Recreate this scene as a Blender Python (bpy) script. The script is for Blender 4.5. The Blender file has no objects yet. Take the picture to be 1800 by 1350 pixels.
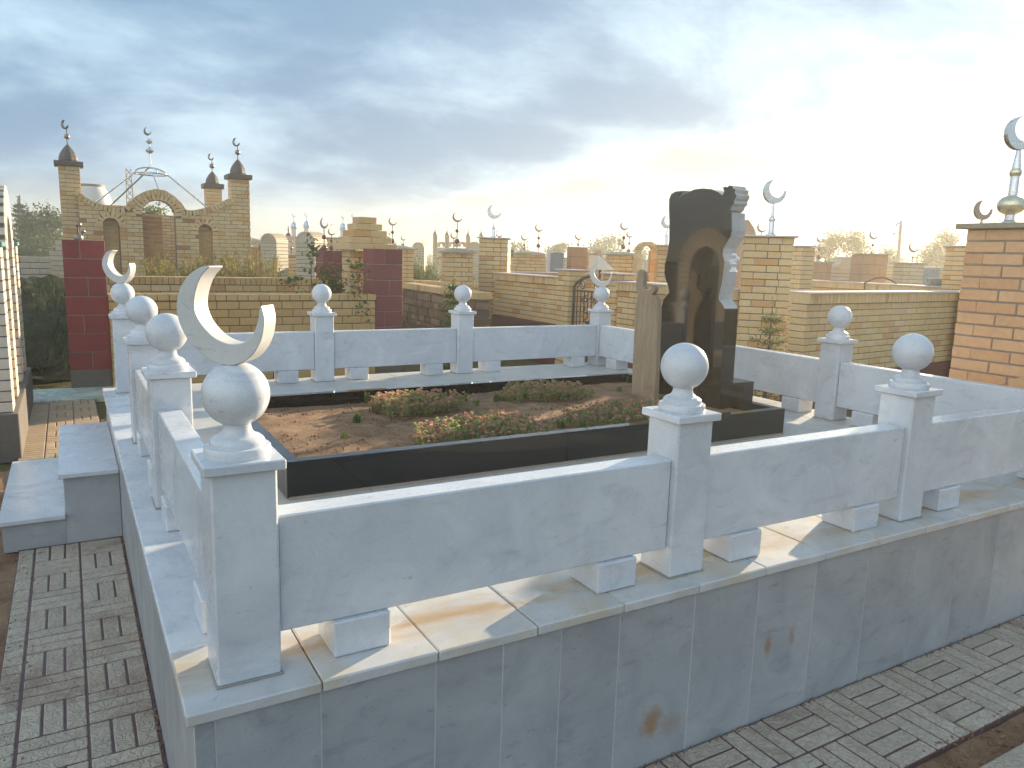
import bpy, bmesh, math, random
import numpy as np
from mathutils import Vector
R = math.radians
random.seed(7)
S = bpy.context.scene
COL = S.collection

# ------------------------------------------------------------------ camera, sky, sun, exposure
FPX = 1332.88                                  # focal length in pixels of an 1800 px wide frame
CAM = Vector((-0.1644, -1.6275, 0.9994))
RGT = Vector((0.86472, -0.50135, 0.02998)); UPV = Vector((0.05789, 0.15878, 0.98562)); FWD = Vector((0.49890, 0.85055, -0.16632))
cam = bpy.data.cameras.new('camera'); cam.sensor_fit = 'HORIZONTAL'; cam.sensor_width = 36.0
cam.lens = FPX / 1800 * 36.0; cam.clip_start = 0.05; cam.clip_end = 2000
co = bpy.data.objects.new('camera', cam); COL.objects.link(co)
from mathutils import Matrix
co.matrix_world = Matrix(((RGT.x, UPV.x, -FWD.x, CAM.x), (RGT.y, UPV.y, -FWD.y, CAM.y), (RGT.z, UPV.z, -FWD.z, CAM.z), (0, 0, 0, 1)))
S.camera = co
SUN_AZ, SUN_EL = 66.5, 12.0                    # azimuth from +Y towards +X
sd = Vector((math.sin(R(SUN_AZ)) * math.cos(R(SUN_EL)), math.cos(R(SUN_AZ)) * math.cos(R(SUN_EL)), math.sin(R(SUN_EL))))

W = bpy.data.worlds.new('World'); S.world = W; W.use_nodes = True
nt = W.node_tree; nt.nodes.clear()
class G:
    """tiny node-graph helper"""
    def __init__(s, tree): s.t = tree
    def n(s, kind, **kw):
        nd = s.t.nodes.new(kind)
        for k, v in kw.items():
            if k == 'inp':
                for a, b in v.items():
                    if hasattr(b, 'is_linked') or isinstance(b, bpy.types.NodeSocket): s.t.links.new(b, nd.inputs[a])
                    else: nd.inputs[a].default_value = b
            else: setattr(nd, k, v)
        return nd
    def math(s, op, a, b=None, c=None, clamp=False):
        nd = s.n('ShaderNodeMath', operation=op, use_clamp=clamp)
        for i, v in enumerate((a, b, c)):
            if v is None: continue
            if isinstance(v, bpy.types.NodeSocket): s.t.links.new(v, nd.inputs[i])
            else: nd.inputs[i].default_value = v
        return nd.outputs[0]
    def vmath(s, op, a, b=None):
        nd = s.n('ShaderNodeVectorMath', operation=op)
        for i, v in enumerate((a, b)):
            if v is None: continue
            if isinstance(v, bpy.types.NodeSocket): s.t.links.new(v, nd.inputs[i])
            else: nd.inputs[i].default_value = v
        return nd
    def mix(s, f, a, b, blend='MIX'):
        nd = s.n('ShaderNodeMix', data_type='RGBA', blend_type=blend)
        for i, v in ((0, f), (6, a), (7, b)):
            if isinstance(v, bpy.types.NodeSocket): s.t.links.new(v, nd.inputs[i])
            else: nd.inputs[i].default_value = v if i == 0 else (*v, 1)
        return nd.outputs[2]
    def noise(s, vec, scale, detail=4, rough=0.55, dist=0.0):
        nd = s.n('ShaderNodeTexNoise'); nd.inputs['Scale'].default_value = scale
        nd.inputs['Detail'].default_value = detail; nd.inputs['Roughness'].default_value = rough; nd.inputs['Distortion'].default_value = dist
        if vec is not None: s.t.links.new(vec, nd.inputs['Vector'])
        return nd.outputs['Fac']
    def ramp(s, f, stops, interp='LINEAR'):
        nd = s.n('ShaderNodeValToRGB'); cr = nd.color_ramp; cr.interpolation = interp
        while len(cr.elements) < len(stops): cr.elements.new(0.5)
        for e, (p, c) in zip(cr.elements, stops):
            e.position = p; e.color = (*c, 1) if not isinstance(c, (int, float)) else (c, c, c, 1)
        s.t.links.new(f, nd.inputs[0]); return nd.outputs[0]
    def smooth(s, v, lo, hi):
        nd = s.n('ShaderNodeMapRange', interpolation_type='SMOOTHSTEP')
        s.t.links.new(v, nd.inputs[0]); nd.inputs[1].default_value = lo; nd.inputs[2].default_value = hi
        return nd.outputs[0]
g = G(nt)
sky = g.n('ShaderNodeTexSky', sky_type='NISHITA', sun_disc=False, sun_elevation=R(SUN_EL), sun_rotation=R(SUN_AZ),
          altitude=100, air_density=1.0, dust_density=0.35, ozone_density=1.6)
d = g.n('ShaderNodeTexCoord').outputs['Generated']
sep = g.n('ShaderNodeSeparateXYZ', inp={0: d})
zc = g.math('MAXIMUM', sep.outputs[2], 0.0)
den = g.math('ADD', zc, 0.35)
u = g.math('DIVIDE', sep.outputs[0], den); v = g.math('DIVIDE', sep.outputs[1], den)
uv = g.n('ShaderNodeCombineXYZ', inp={0: u, 1: v, 2: 0.0}).outputs[0]
mp = g.n('ShaderNodeMapping', inp={0: uv}); mp.inputs['Rotation'].default_value = (0, 0, R(32)); mp.inputs['Scale'].default_value = (1.25, 1.6, 1); mp.inputs['Location'].default_value = (2.35, 0.55, 0)
n1 = g.noise(mp.outputs[0], 0.85, 7, 0.62, 0.3)
n2 = g.noise(mp.outputs[0], 3.0, 7, 0.60, 0.25)
cl = g.math('ADD', g.math('MULTIPLY', n1, 0.72), g.math('MULTIPLY', n2, 0.28))
n3 = g.noise(mp.outputs[0], 0.9, 4, 0.6, 0.6)
uw = g.math('ADD', g.math('ADD', g.math('MULTIPLY', u, 0.90), g.math('MULTIPLY', v, 0.434)), g.math('MULTIPLY', g.math('SUBTRACT', n3, 0.5), 0.55))
bank = g.math('SUBTRACT', 1.0, g.smooth(uw, 1.72, 1.97))           # a cloud bank whose edge faces the sun
cl = g.math('ADD', cl, g.math('MULTIPLY', g.math('SUBTRACT', bank, 0.55), 0.34))
dens = g.math('MULTIPLY', g.smooth(cl, 0.38, 0.56), g.smooth(sep.outputs[2], 0.0, 0.09))
thick = g.smooth(g.math('ADD', g.math('MULTIPLY', cl, 0.55), g.math('MULTIPLY', g.noise(mp.outputs[0], 1.7, 6, 0.58, 0.3), 0.45)), 0.44, 0.66)
cosd = g.vmath('DOT_PRODUCT', d, tuple(sd)).outputs['Value']
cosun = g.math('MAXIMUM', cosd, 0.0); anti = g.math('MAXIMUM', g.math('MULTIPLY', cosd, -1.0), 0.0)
glow = g.math('POWER', cosun, 20.0); glow2 = g.math('POWER', cosun, 160.0)
def scaled(col, fac):
    nd = g.vmath('SCALE', col); g.t.links.new(fac, nd.inputs['Scale']); return nd.outputs[0]
ccol = g.mix(thick, (2.1, 2.95, 3.65), (0.62, 1.24, 2.05))
ccol = scaled(ccol, g.math('ADD', 1.0, g.math('ADD', g.math('MULTIPLY', glow, 0.25), g.math('MULTIPLY', g.math('MULTIPLY', glow2, 2.2), g.math('SUBTRACT', 1.0, g.math('MULTIPLY', thick, 0.8))))))
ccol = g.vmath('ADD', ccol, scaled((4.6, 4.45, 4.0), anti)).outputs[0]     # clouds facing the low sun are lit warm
clear = g.vmath('MINIMUM', sky.outputs[0], (2.9, 3.0, 2.9)).outputs[0]   # thin high veil evens out the clear gap
veil = g.mix(glow, (2.75, 2.74, 2.18), (2.95, 2.66, 1.75))              # pale low haze over the horizon
base = g.mix(g.math('SUBTRACT', 0.80, g.math('MULTIPLY', g.smooth(sep.outputs[2], 0.0, 0.26), 0.4)), clear, veil)
den2 = g.math('ADD', zc, 0.07)
uv2 = g.n('ShaderNodeCombineXYZ', inp={0: g.math('DIVIDE', sep.outputs[0], den2), 1: g.math('DIVIDE', sep.outputs[1], den2), 2: 3.0}).outputs[0]
low = g.noise(uv2, 0.62, 6, 0.62, 0.4)                               # loose low banks in the clear gap
lowd = g.math('MULTIPLY', g.smooth(low, 0.46, 0.62), g.smooth(sep.outputs[2], 0.005, 0.05))
base = g.mix(g.math('MULTIPLY', lowd, 0.8), base, scaled((1.75, 1.95, 1.85), g.math('ADD', 1.0, g.math('MULTIPLY', glow, 0.35))))
base = g.vmath('ADD', base, scaled((3.4, 3.0, 2.1), glow2)).outputs[0]
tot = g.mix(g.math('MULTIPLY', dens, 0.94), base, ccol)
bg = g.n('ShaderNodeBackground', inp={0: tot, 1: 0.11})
out = g.n('ShaderNodeOutputWorld', inp={0: bg.outputs[0]})
W.cycles.sampling_method = 'MANUAL'; W.cycles.sample_map_resolution = 512

sl = bpy.data.lights.new('sun', 'SUN'); sl.energy = 5.0; sl.angle = R(0.6); sl.color = (1.0, 0.82, 0.57)
so = bpy.data.objects.new('sun', sl); COL.objects.link(so); so.location = (30, 14, 12)
so.rotation_euler = sd.to_track_quat('Z', 'Y').to_euler()
S.view_settings.view_transform = 'Standard'; S.view_settings.look = 'None'; S.view_settings.gamma = 1.0
S.view_settings.exposure = 1.42
S.cycles.max_bounces = 6; S.cycles.diffuse_bounces = 4; S.cycles.glossy_bounces = 3; S.cycles.transparent_max_bounces = 6
S.cycles.use_denoising = True; S.cycles.use_adaptive_sampling = True; S.cycles.adaptive_threshold = 0.03
S.cycles.sample_clamp_indirect = 6.0

HAZE = 0.0034
GZ = -0.58                                       # level of the paving
def ray(px, py): return FWD + RGT * ((px - 900) / FPX) + UPV * ((675 - py) / FPX)
def at(px, py, dep): return CAM + ray(px, py) * dep
def on_x(px, py, X): r = ray(px, py); return CAM + r * ((X - CAM.x) / r.x)
def on_y(px, py, Y): r = ray(px, py); return CAM + r * ((Y - CAM.y) / r.y)
def on_z(px, py, Z): r = ray(px, py); return CAM + r * ((Z - CAM.z) / r.z)

# ------------------------------------------------------------------ materials
MATS = {}
def material(name, build, rough=0.6, spec=0.5, metal=0.0):
    m = bpy.data.materials.new(name); m.use_nodes = True
    t = m.node_tree; b = t.nodes['Principled BSDF']; q = G(t)
    b.inputs['Roughness'].default_value = rough; b.inputs['Specular IOR Level'].default_value = spec; b.inputs['Metallic'].default_value = metal
    pos = q.n('ShaderNodeNewGeometry').outputs['Position']
    build(q, b, pos)
    MATS[name] = m; return m
def setc(q, b, c):
    if isinstance(c, bpy.types.NodeSocket): q.t.links.new(c, b.inputs['Base Color'])
    else: b.inputs['Base Color'].default_value = (*c, 1)
def bump(q, b, h, strength=0.3, dist=0.01):
    nd = q.n('ShaderNodeBump', inp={'Height': h}); nd.inputs['Strength'].default_value = strength; nd.inputs['Distance'].default_value = dist
    q.t.links.new(nd.outputs[0], b.inputs['Normal'])
def mapped(q, vec, scale=(1, 1, 1), rot=(0, 0, 0), loc=(0, 0, 0)):
    mp = q.n('ShaderNodeMapping', inp={0: vec}); mp.inputs['Scale'].default_value = scale; mp.inputs['Rotation'].default_value = rot; mp.inputs['Location'].default_value = loc
    return mp.outputs[0]
def rnd(q):
    a = q.n('ShaderNodeObjectInfo').outputs['Random']; c = q.n('ShaderNodeNewGeometry').outputs['Random Per Island']
    return q.math('FRACT', q.math('ADD', a, c))

def marble(lo, hi, vein, rough=0.32, stain=False, spots=(), perobj=0.07):
    def f(q, b, pos):
        r = rnd(q)
        off = q.n('ShaderNodeCombineXYZ', inp={0: q.math('MULTIPLY', r, 9.0), 1: q.math('MULTIPLY', r, 5.0), 2: 0.0}).outputs[0]
        p = q.vmath('ADD', pos, off).outputs[0]
        n1 = q.noise(p, 3.2, 5, 0.62, 1.1)
        c = q.ramp(n1, [(0.25, lo), (0.72, hi)])
        pv = mapped(q, p, (2.4, 2.4, 6.0), (R(25), R(35), 0))
        v1 = q.noise(pv, 1.6, 5, 0.65, 1.6)
        c = q.mix(q.math('MULTIPLY', q.smooth(v1, 0.52, 0.74), 0.42), c, vein)
        sp = q.noise(mapped(q, p, (1, 1, 2.5), (R(20), R(30), 0)), 22, 5, 0.68, 0.6)
        c = q.mix(q.math('MULTIPLY', q.smooth(sp, 0.60, 0.74), 0.5), c, tuple(x * 0.55 for x in vein))
        fine = q.noise(p, 240, 2, 0.5)
        c = q.mix(0.14, c, q.ramp(fine, [(0.3, 0.25), (0.7, 0.95)]), 'MULTIPLY')
        c = q.mix(1.0, c, q.ramp(r, [(0, 1 - perobj), (1, 1.0)]), 'MULTIPLY')
        if stain:
            sx = q.n('ShaderNodeSeparateXYZ', inp={0: pos}).outputs
            band = q.math('SUBTRACT', 1.0, q.math('MULTIPLY', q.math('ABSOLUTE', q.math('SUBTRACT', sx[1], 0.17)), 9.0), clamp=True)
            sn = q.noise(mapped(q, pos, (2.0, 6.0, 1)), 2.2, 6, 0.62, 0.6)
            fac = q.math('MULTIPLY', q.smooth(sn, 0.36, 0.62), band)
            c = q.mix(q.math('MULTIPLY', fac, 0.85), c, (0.42, 0.25, 0.085))
            sn2 = q.noise(pos, 5.0, 6, 0.6, 0.5)
            c = q.mix(q.math('MULTIPLY', q.smooth(sn2, 0.45, 0.68), 0.45), c, (0.50, 0.38, 0.20))
        for (sx_, sz_, rx_, rz_, a_) in spots:                        # rust blooms on the cladding
            dv = q.vmath('SUBTRACT', pos, (sx_, 0.0, sz_)).outputs[0]
            dv = q.vmath('MULTIPLY', dv, (1 / rx_, 0, 1 / rz_)).outputs[0]
            ln = q.vmath('LENGTH', dv).outputs['Value']
            ln = q.math('ADD', ln, q.math('MULTIPLY', q.math('SUBTRACT', q.noise(pos, 22, 5, 0.6), 0.5), 1.6))
            c = q.mix(q.math('MULTIPLY', q.math('SUBTRACT', 1.0, q.smooth(ln, 0.1, 1.1)), a_), c, (0.30, 0.155, 0.05))
        setc(q, b, c)
        q.t.links.new(q.ramp(n1, [(0.3, rough + 0.10), (0.7, rough - 0.05)]), b.inputs['Roughness'])
        bump(q, b, q.math('ADD', fine, q.math('MULTIPLY', sp, 0.6)), 0.06, 0.002)
    return f
material('marble', marble((0.52, 0.545, 0.585), (0.735, 0.755, 0.785), (0.36, 0.38, 0.42), 0.24))
material('marble_white', marble((0.58, 0.57, 0.555), (0.66, 0.65, 0.635), (0.50, 0.49, 0.48), 0.45))
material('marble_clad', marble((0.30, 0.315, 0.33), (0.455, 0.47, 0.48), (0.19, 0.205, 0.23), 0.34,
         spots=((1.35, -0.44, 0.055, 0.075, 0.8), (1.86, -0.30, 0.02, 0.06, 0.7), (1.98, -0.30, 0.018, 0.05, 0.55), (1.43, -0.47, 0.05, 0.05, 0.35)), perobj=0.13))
material('marble_coping', marble((0.48, 0.485, 0.49), (0.65, 0.64, 0.62), (0.36, 0.37, 0.38), 0.30, stain=True))
material('marble_floor', marble((0.47, 0.455, 0.42), (0.59, 0.575, 0.535), (0.38, 0.38, 0.365), 0.34))
def f(q, b, pos):
    n = q.noise(pos, 420, 2, 0.5); c = q.ramp(n, [(0.35, (0.006, 0.006, 0.006)), (0.62, (0.016, 0.016, 0.016)), (0.8, (0.05, 0.05, 0.05))])
    setc(q, b, c); q.t.links.new(q.ramp(q.noise(pos, 9, 5), [(0.3, 0.03), (0.8, 0.07)]), b.inputs['Roughness'])
material('granite', f, 0.1, 0.5)
def f(q, b, pos):
    n = q.noise(pos, 300, 3, 0.6); n2 = q.noise(pos, 12, 6, 0.6)
    setc(q, b, q.mix(0.5, q.ramp(n, [(0.3, 0.28), (0.7, 0.58)]), q.ramp(n2, [(0.3, 0.32), (0.7, 0.55)]))); bump(q, b, n, 0.5, 0.004)
material('granite_rough', f, 0.8)
def f(q, b, pos):
    n = q.noise(pos, 140, 4, 0.6)
    setc(q, b, q.ramp(n, [(0.3, (0.5, 0.51, 0.53)), (0.7, (0.75, 0.76, 0.78))])); bump(q, b, n, 0.5, 0.004)
material('rose_stone', f, 0.75)
def f(q, b, pos):
    n = q.noise(pos, 7, 8, 0.65, 0.3); n2 = q.noise(pos, 60, 5, 0.65)
    c = q.ramp(n, [(0.28, (0.17, 0.098, 0.06)), (0.5, (0.31, 0.19, 0.115)), (0.75, (0.45, 0.295, 0.18))])
    c = q.mix(0.5, c, q.ramp(n2, [(0.25, 0.45), (0.7, 1.0)]), 'MULTIPLY')
    setc(q, b, c); bump(q, b, q.math('ADD', n2, q.noise(pos, 190, 3)), 0.7, 0.012)
material('soil', f, 0.95, 0.15)
def f(q, b, pos):
    n = q.noise(pos, 0.35, 8, 0.65, 0.3); n2 = q.noise(pos, 9, 6, 0.65)
    c = q.ramp(n, [(0.3, (0.10, 0.075, 0.04)), (0.5, (0.13, 0.12, 0.05)), (0.72, (0.22, 0.17, 0.10))])
    c = q.mix(0.6, c, q.ramp(n2, [(0.25, 0.4), (0.7, 1.0)]), 'MULTIPLY')
    setc(q, b, c); bump(q, b, n2, 0.8, 0.05)
material('earth', f, 0.95, 0.1)
def f(q, b, pos):
    n = q.noise(pos, 2.5, 6, 0.65); n2 = q.noise(pos, 25, 5, 0.65)
    c = q.ramp(n, [(0.3, (0.035, 0.032, 0.022)), (0.55, (0.06, 0.06, 0.035)), (0.66, (0.12, 0.11, 0.09)), (0.72, (0.22, 0.21, 0.19))])
    setc(q, b, q.mix(0.5, c, q.ramp(n2, [(0.25, 0.45), (0.7, 1.0)]), 'MULTIPLY')); bump(q, b, n2, 0.8, 0.04)
material('soil_dark', f, 0.95, 0.1)
def f(q, b, pos):
    p = mapped(q, pos, (9, 9, 1.0)); n = q.noise(p, 6, 6, 0.6, 0.8); n2 = q.noise(pos, 5, 4, 0.6, 1.0)
    c = q.ramp(n, [(0.3, (0.25, 0.185, 0.12)), (0.7, (0.38, 0.295, 0.205))])
    c = q.mix(q.math('MULTIPLY', q.smooth(n2, 0.55, 0.75), 0.6), c, (0.27, 0.13, 0.06))
    setc(q, b, c); bump(q, b, n, 0.25, 0.004)
material('wood', f, 0.75, 0.3)
def brickmat(stops, dirt=0.35, rough=0.85):
    def f(q, b, pos):
        r = rnd(q); c = q.ramp(r, stops)
        n = q.noise(pos, 28, 5, 0.6); n2 = q.noise(pos, 1.7, 5, 0.6)
        c = q.mix(0.35, c, q.ramp(n, [(0.3, 0.6), (0.7, 1.0)]), 'MULTIPLY')
        c = q.mix(dirt, c, q.ramp(n2, [(0.3, 0.55), (0.65, 1.0)]), 'MULTIPLY')
        setc(q, b, c); bump(q, b, q.math('ADD', n, q.noise(pos, 160, 3)), 0.35, 0.004)
    return f
YEL = [(0.0, (0.65, 0.445, 0.205)), (0.30, (0.69, 0.49, 0.24)), (0.62, (0.72, 0.53, 0.285)), (0.86, (0.67, 0.465, 0.22)), (0.93, (0.64, 0.36, 0.145)), (1.0, (0.60, 0.31, 0.12))]
material('brick_yellow', brickmat(YEL))
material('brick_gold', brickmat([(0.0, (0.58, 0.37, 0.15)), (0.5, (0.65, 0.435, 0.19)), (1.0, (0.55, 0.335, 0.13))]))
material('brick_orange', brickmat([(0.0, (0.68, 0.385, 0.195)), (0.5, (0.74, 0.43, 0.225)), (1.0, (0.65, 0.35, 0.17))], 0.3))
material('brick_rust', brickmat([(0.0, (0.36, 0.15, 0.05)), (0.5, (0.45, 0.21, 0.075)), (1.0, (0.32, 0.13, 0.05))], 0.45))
material('brick_pale', brickmat([(0.0, (0.60, 0.51, 0.42)), (0.5, (0.66, 0.57, 0.47)), (1.0, (0.58, 0.48, 0.38))], 0.2))
material('brick_cream', brickmat([(0.0, (0.50, 0.43, 0.31)), (0.5, (0.55, 0.48, 0.36)), (1.0, (0.46, 0.38, 0.26))], 0.3))
material('block_red', brickmat([(0.0, (0.25, 0.036, 0.040)), (0.5, (0.28, 0.042, 0.045)), (1.0, (0.22, 0.032, 0.036))], 0.35))
material('block_maroon', brickmat([(0.0, (0.21, 0.045, 0.055)), (1.0, (0.24, 0.053, 0.062))], 0.4))
material('mortar_dark', brickmat([(0.0, (0.13, 0.10, 0.085)), (1.0, (0.16, 0.125, 0.10))]))
material('grout', brickmat([(0.0, (0.50, 0.50, 0.485)), (1.0, (0.54, 0.54, 0.525))], 0.2))
material('mortar_bead', brickmat([(0.0, (0.36, 0.33, 0.29)), (1.0, (0.42, 0.39, 0.34))], 0.6))
material('mortar_light', brickmat([(0.0, (0.33, 0.27, 0.22)), (1.0, (0.38, 0.32, 0.26))]))
material('concrete', brickmat([(0.0, (0.13, 0.115, 0.10)), (1.0, (0.17, 0.15, 0.125))], 0.5))
material('plinth_red', brickmat([(0.0, (0.15, 0.040, 0.045)), (1.0, (0.17, 0.05, 0.05))], 0.5))
material('rubble', brickmat([(0.0, (0.13, 0.075, 0.05)), (0.4, (0.24, 0.15, 0.09)), (0.75, (0.18, 0.11, 0.085)), (1.0, (0.34, 0.23, 0.15))], 0.5))
def f(q, b, pos):
    n = q.noise(pos, 40, 5, 0.6); n2 = q.noise(pos, 4, 5, 0.6)
    setc(q, b, q.mix(0.4, q.ramp(n2, [(0.3, (0.55, 0.46, 0.42)), (0.7, (0.66, 0.57, 0.53))]), q.ramp(n, [(0.3, 0.6), (0.7, 1.0)]), 'MULTIPLY'))
material('coping_pink', f, 0.55)
def f(q, b, pos):
    r = rnd(q); n = q.noise(pos, 16, 6, 0.65); n2 = q.noise(pos, 2.6, 6, 0.65, 0.4)
    c = q.ramp(r, [(0, (0.46, 0.395, 0.315)), (0.5, (0.54, 0.465, 0.375)), (1, (0.48, 0.405, 0.315))])
    c = q.mix(0.5, c, q.ramp(n, [(0.3, 0.62), (0.7, 1.0)]), 'MULTIPLY')
    c = q.mix(q.math('MULTIPLY', q.smooth(n2, 0.50, 0.70), 0.62), c, (0.20, 0.115, 0.08))
    wob = q.n('ShaderNodeTexNoise', inp={'Vector': pos, 'Scale': 26.0, 'Detail': 2.0}).outputs['Color']
    pw = q.vmath('ADD', pos, q.vmath('MULTIPLY', wob, (0.06, 0.06, 0.0)).outputs[0]).outputs[0]
    wv = q.n('ShaderNodeTexVoronoi', feature='DISTANCE_TO_EDGE', inp={'Vector': q.vmath('MULTIPLY', pw, (1.0, 1.0, 0.0)).outputs[0], 'Scale': 40.0})
    h = q.smooth(wv.outputs['Distance'], 0.0, 0.16)
    c = q.mix(q.math('MULTIPLY', q.math('SUBTRACT', 1.0, h), 0.20), c, (0.28, 0.20, 0.15))
    setc(q, b, c)
    bump(q, b, q.math('ADD', h, q.math('MULTIPLY', q.noise(pos, 110, 4), 0.8)), 0.6, 0.007)
material('paver', f, 0.85, 0.3)
def f(q, b, pos):
    r = rnd(q); n = q.noise(pos, 16, 6, 0.65)
    c = q.ramp(r, [(0, (0.42, 0.31, 0.205)), (1, (0.47, 0.355, 0.24))])
    setc(q, b, q.mix(0.5, c, q.ramp(n, [(0.3, 0.62), (0.7, 1.0)]), 'MULTIPLY')); bump(q, b, n, 0.4, 0.005)
material('paver_tan', f, 0.85, 0.3)
material('paver_joint', brickmat([(0.0, (0.125, 0.066, 0.072)), (1.0, (0.15, 0.078, 0.082))], 0.5))
def f(q, b, pos):
    n = q.noise(pos, 3.0, 6, 0.6, 1.5)
    setc(q, b, q.ramp(n, [(0.42, (0.56, 0.55, 0.48)), (0.52, (0.22, 0.36, 0.30)), (0.60, (0.56, 0.55, 0.48))]))
material('tile_green', f, 0.4)
def metal(col, rough):
    def f(q, b, pos): setc(q, b, col); q.t.links.new(q.ramp(q.noise(pos, 20, 4), [(0.3, rough * 0.7), (0.7, rough * 1.3)]), b.inputs['Roughness'])
    return f
material('steel', metal((0.62, 0.63, 0.64), 0.28), metal=1.0)
material('gilt', metal((0.66, 0.60, 0.44), 0.3), metal=1.0)
material('bronze', metal((0.30, 0.23, 0.20), 0.38), metal=1.0)
material('maroon_ball', metal((0.17, 0.045, 0.040), 0.25))
material('dark_metal', metal((0.055, 0.047, 0.042), 0.55))
material('roof_dark', metal((0.062, 0.050, 0.052), 0.5))
material('dome_blue', metal((0.42, 0.53, 0.68), 0.25), metal=0.7)
material('green_cap', metal((0.10, 0.25, 0.21), 0.6))
def f(q, b, pos):
    nd = q.n('ShaderNodeTexBrick', inp={'Vector': q.n('ShaderNodeCombineXYZ', inp={0: q.math('ADD', q.n('ShaderNodeSeparateXYZ', inp={0: pos}).outputs[0], q.n('ShaderNodeSeparateXYZ', inp={0: pos}).outputs[1]), 1: q.n('ShaderNodeSeparateXYZ', inp={0: pos}).outputs[2], 2: 0.0}).outputs[0], 'Color1': (.54, .41, .23, 1), 'Color2': (.46, .30, .14, 1), 'Mortar': (.16, .13, .10, 1), 'Scale': 1.0, 'Mortar Size': .008, 'Brick Width': .26, 'Row Height': .08})
    setc(q, b, nd.outputs['Color'])
material('brick_far', f, 0.85)
material('cap_stone', brickmat([(0.0, (0.30, 0.26, 0.18)), (1.0, (0.34, 0.29, 0.20))], 0.4))
material('tank_white', metal((0.62, 0.58, 0.54), 0.6))
material('tomb_tan', brickmat([(0.0, (0.40, 0.29, 0.21)), (1.0, (0.44, 0.33, 0.24))], 0.3))
material('tomb_blue', metal((0.16, 0.20, 0.24), 0.3))
material('brown_block', brickmat([(0.0, (0.36, 0.20, 0.11)), (1.0, (0.40, 0.22, 0.12))], 0.3))
material('roof_tin', metal((0.55, 0.58, 0.58), 0.4), metal=0.6)
def leafmat(stops, trans=0.35):
    def f(q, b, pos):
        r = rnd(q); n = q.noise(pos, 3.0, 3)
        c = q.ramp(q.math('FRACT', q.math('ADD', r, q.math('MULTIPLY', n, 0.3))), stops); setc(q, b, c)
        tr = q.n('ShaderNodeBsdfTranslucent'); q.t.links.new(c, tr.inputs['Color'])
        mx = q.n('ShaderNodeMixShader', inp={0: trans, 1: b.outputs[0], 2: tr.outputs[0]})
        q.t.links.new(mx.outputs[0], q.t.nodes['Material Output'].inputs['Surface'])
    return f
material('leaf_dark', leafmat([(0, (0.030, 0.055, 0.018)), (0.6, (0.055, 0.090, 0.026)), (1, (0.085, 0.115, 0.035))]), 0.6, 0.3)
material('leaf_conifer', leafmat([(0, (0.020, 0.036, 0.018)), (1, (0.05, 0.075, 0.030))], 0.2), 0.6, 0.3)
material('leaf_olive', leafmat([(0, (0.14, 0.13, 0.040)), (0.5, (0.20, 0.18, 0.055)), (1, (0.26, 0.21, 0.065))], 0.5), 0.6, 0.3)
material('leaf_spruce', leafmat([(0, (0.13, 0.135, 0.05)), (1, (0.19, 0.18, 0.07))], 0.35), 0.6, 0.3)
material('leaf_mid', leafmat([(0, (0.06, 0.10, 0.03)), (0.6, (0.10, 0.15, 0.045)), (1, (0.20, 0.19, 0.055))], 0.45), 0.6, 0.3)
material('leaf_russet', leafmat([(0, (0.22, 0.11, 0.045)), (1, (0.30, 0.17, 0.06))], 0.4), 0.6, 0.3)
material('grass', leafmat([(0, (0.06, 0.12, 0.025)), (1, (0.15, 0.20, 0.05))], 0.45), 0.6, 0.3)
material('sedum_low', leafmat([(0, (0.28, 0.32, 0.18)), (0.45, (0.42, 0.43, 0.28)), (0.7, (0.25, 0.40, 0.09)), (1, (0.50, 0.50, 0.14))], 0.5), 0.6, 0.3)
material('sedum_top', leafmat([(0, (0.52, 0.24, 0.19)), (0.4, (0.66, 0.38, 0.30)), (0.75, (0.74, 0.53, 0.40)), (1, (0.72, 0.56, 0.22))], 0.4), 0.6, 0.3)
material('bark', metal((0.10, 0.075, 0.055), 0.9))
material('pole_wood', metal((0.16, 0.12, 0.10), 0.8))

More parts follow.
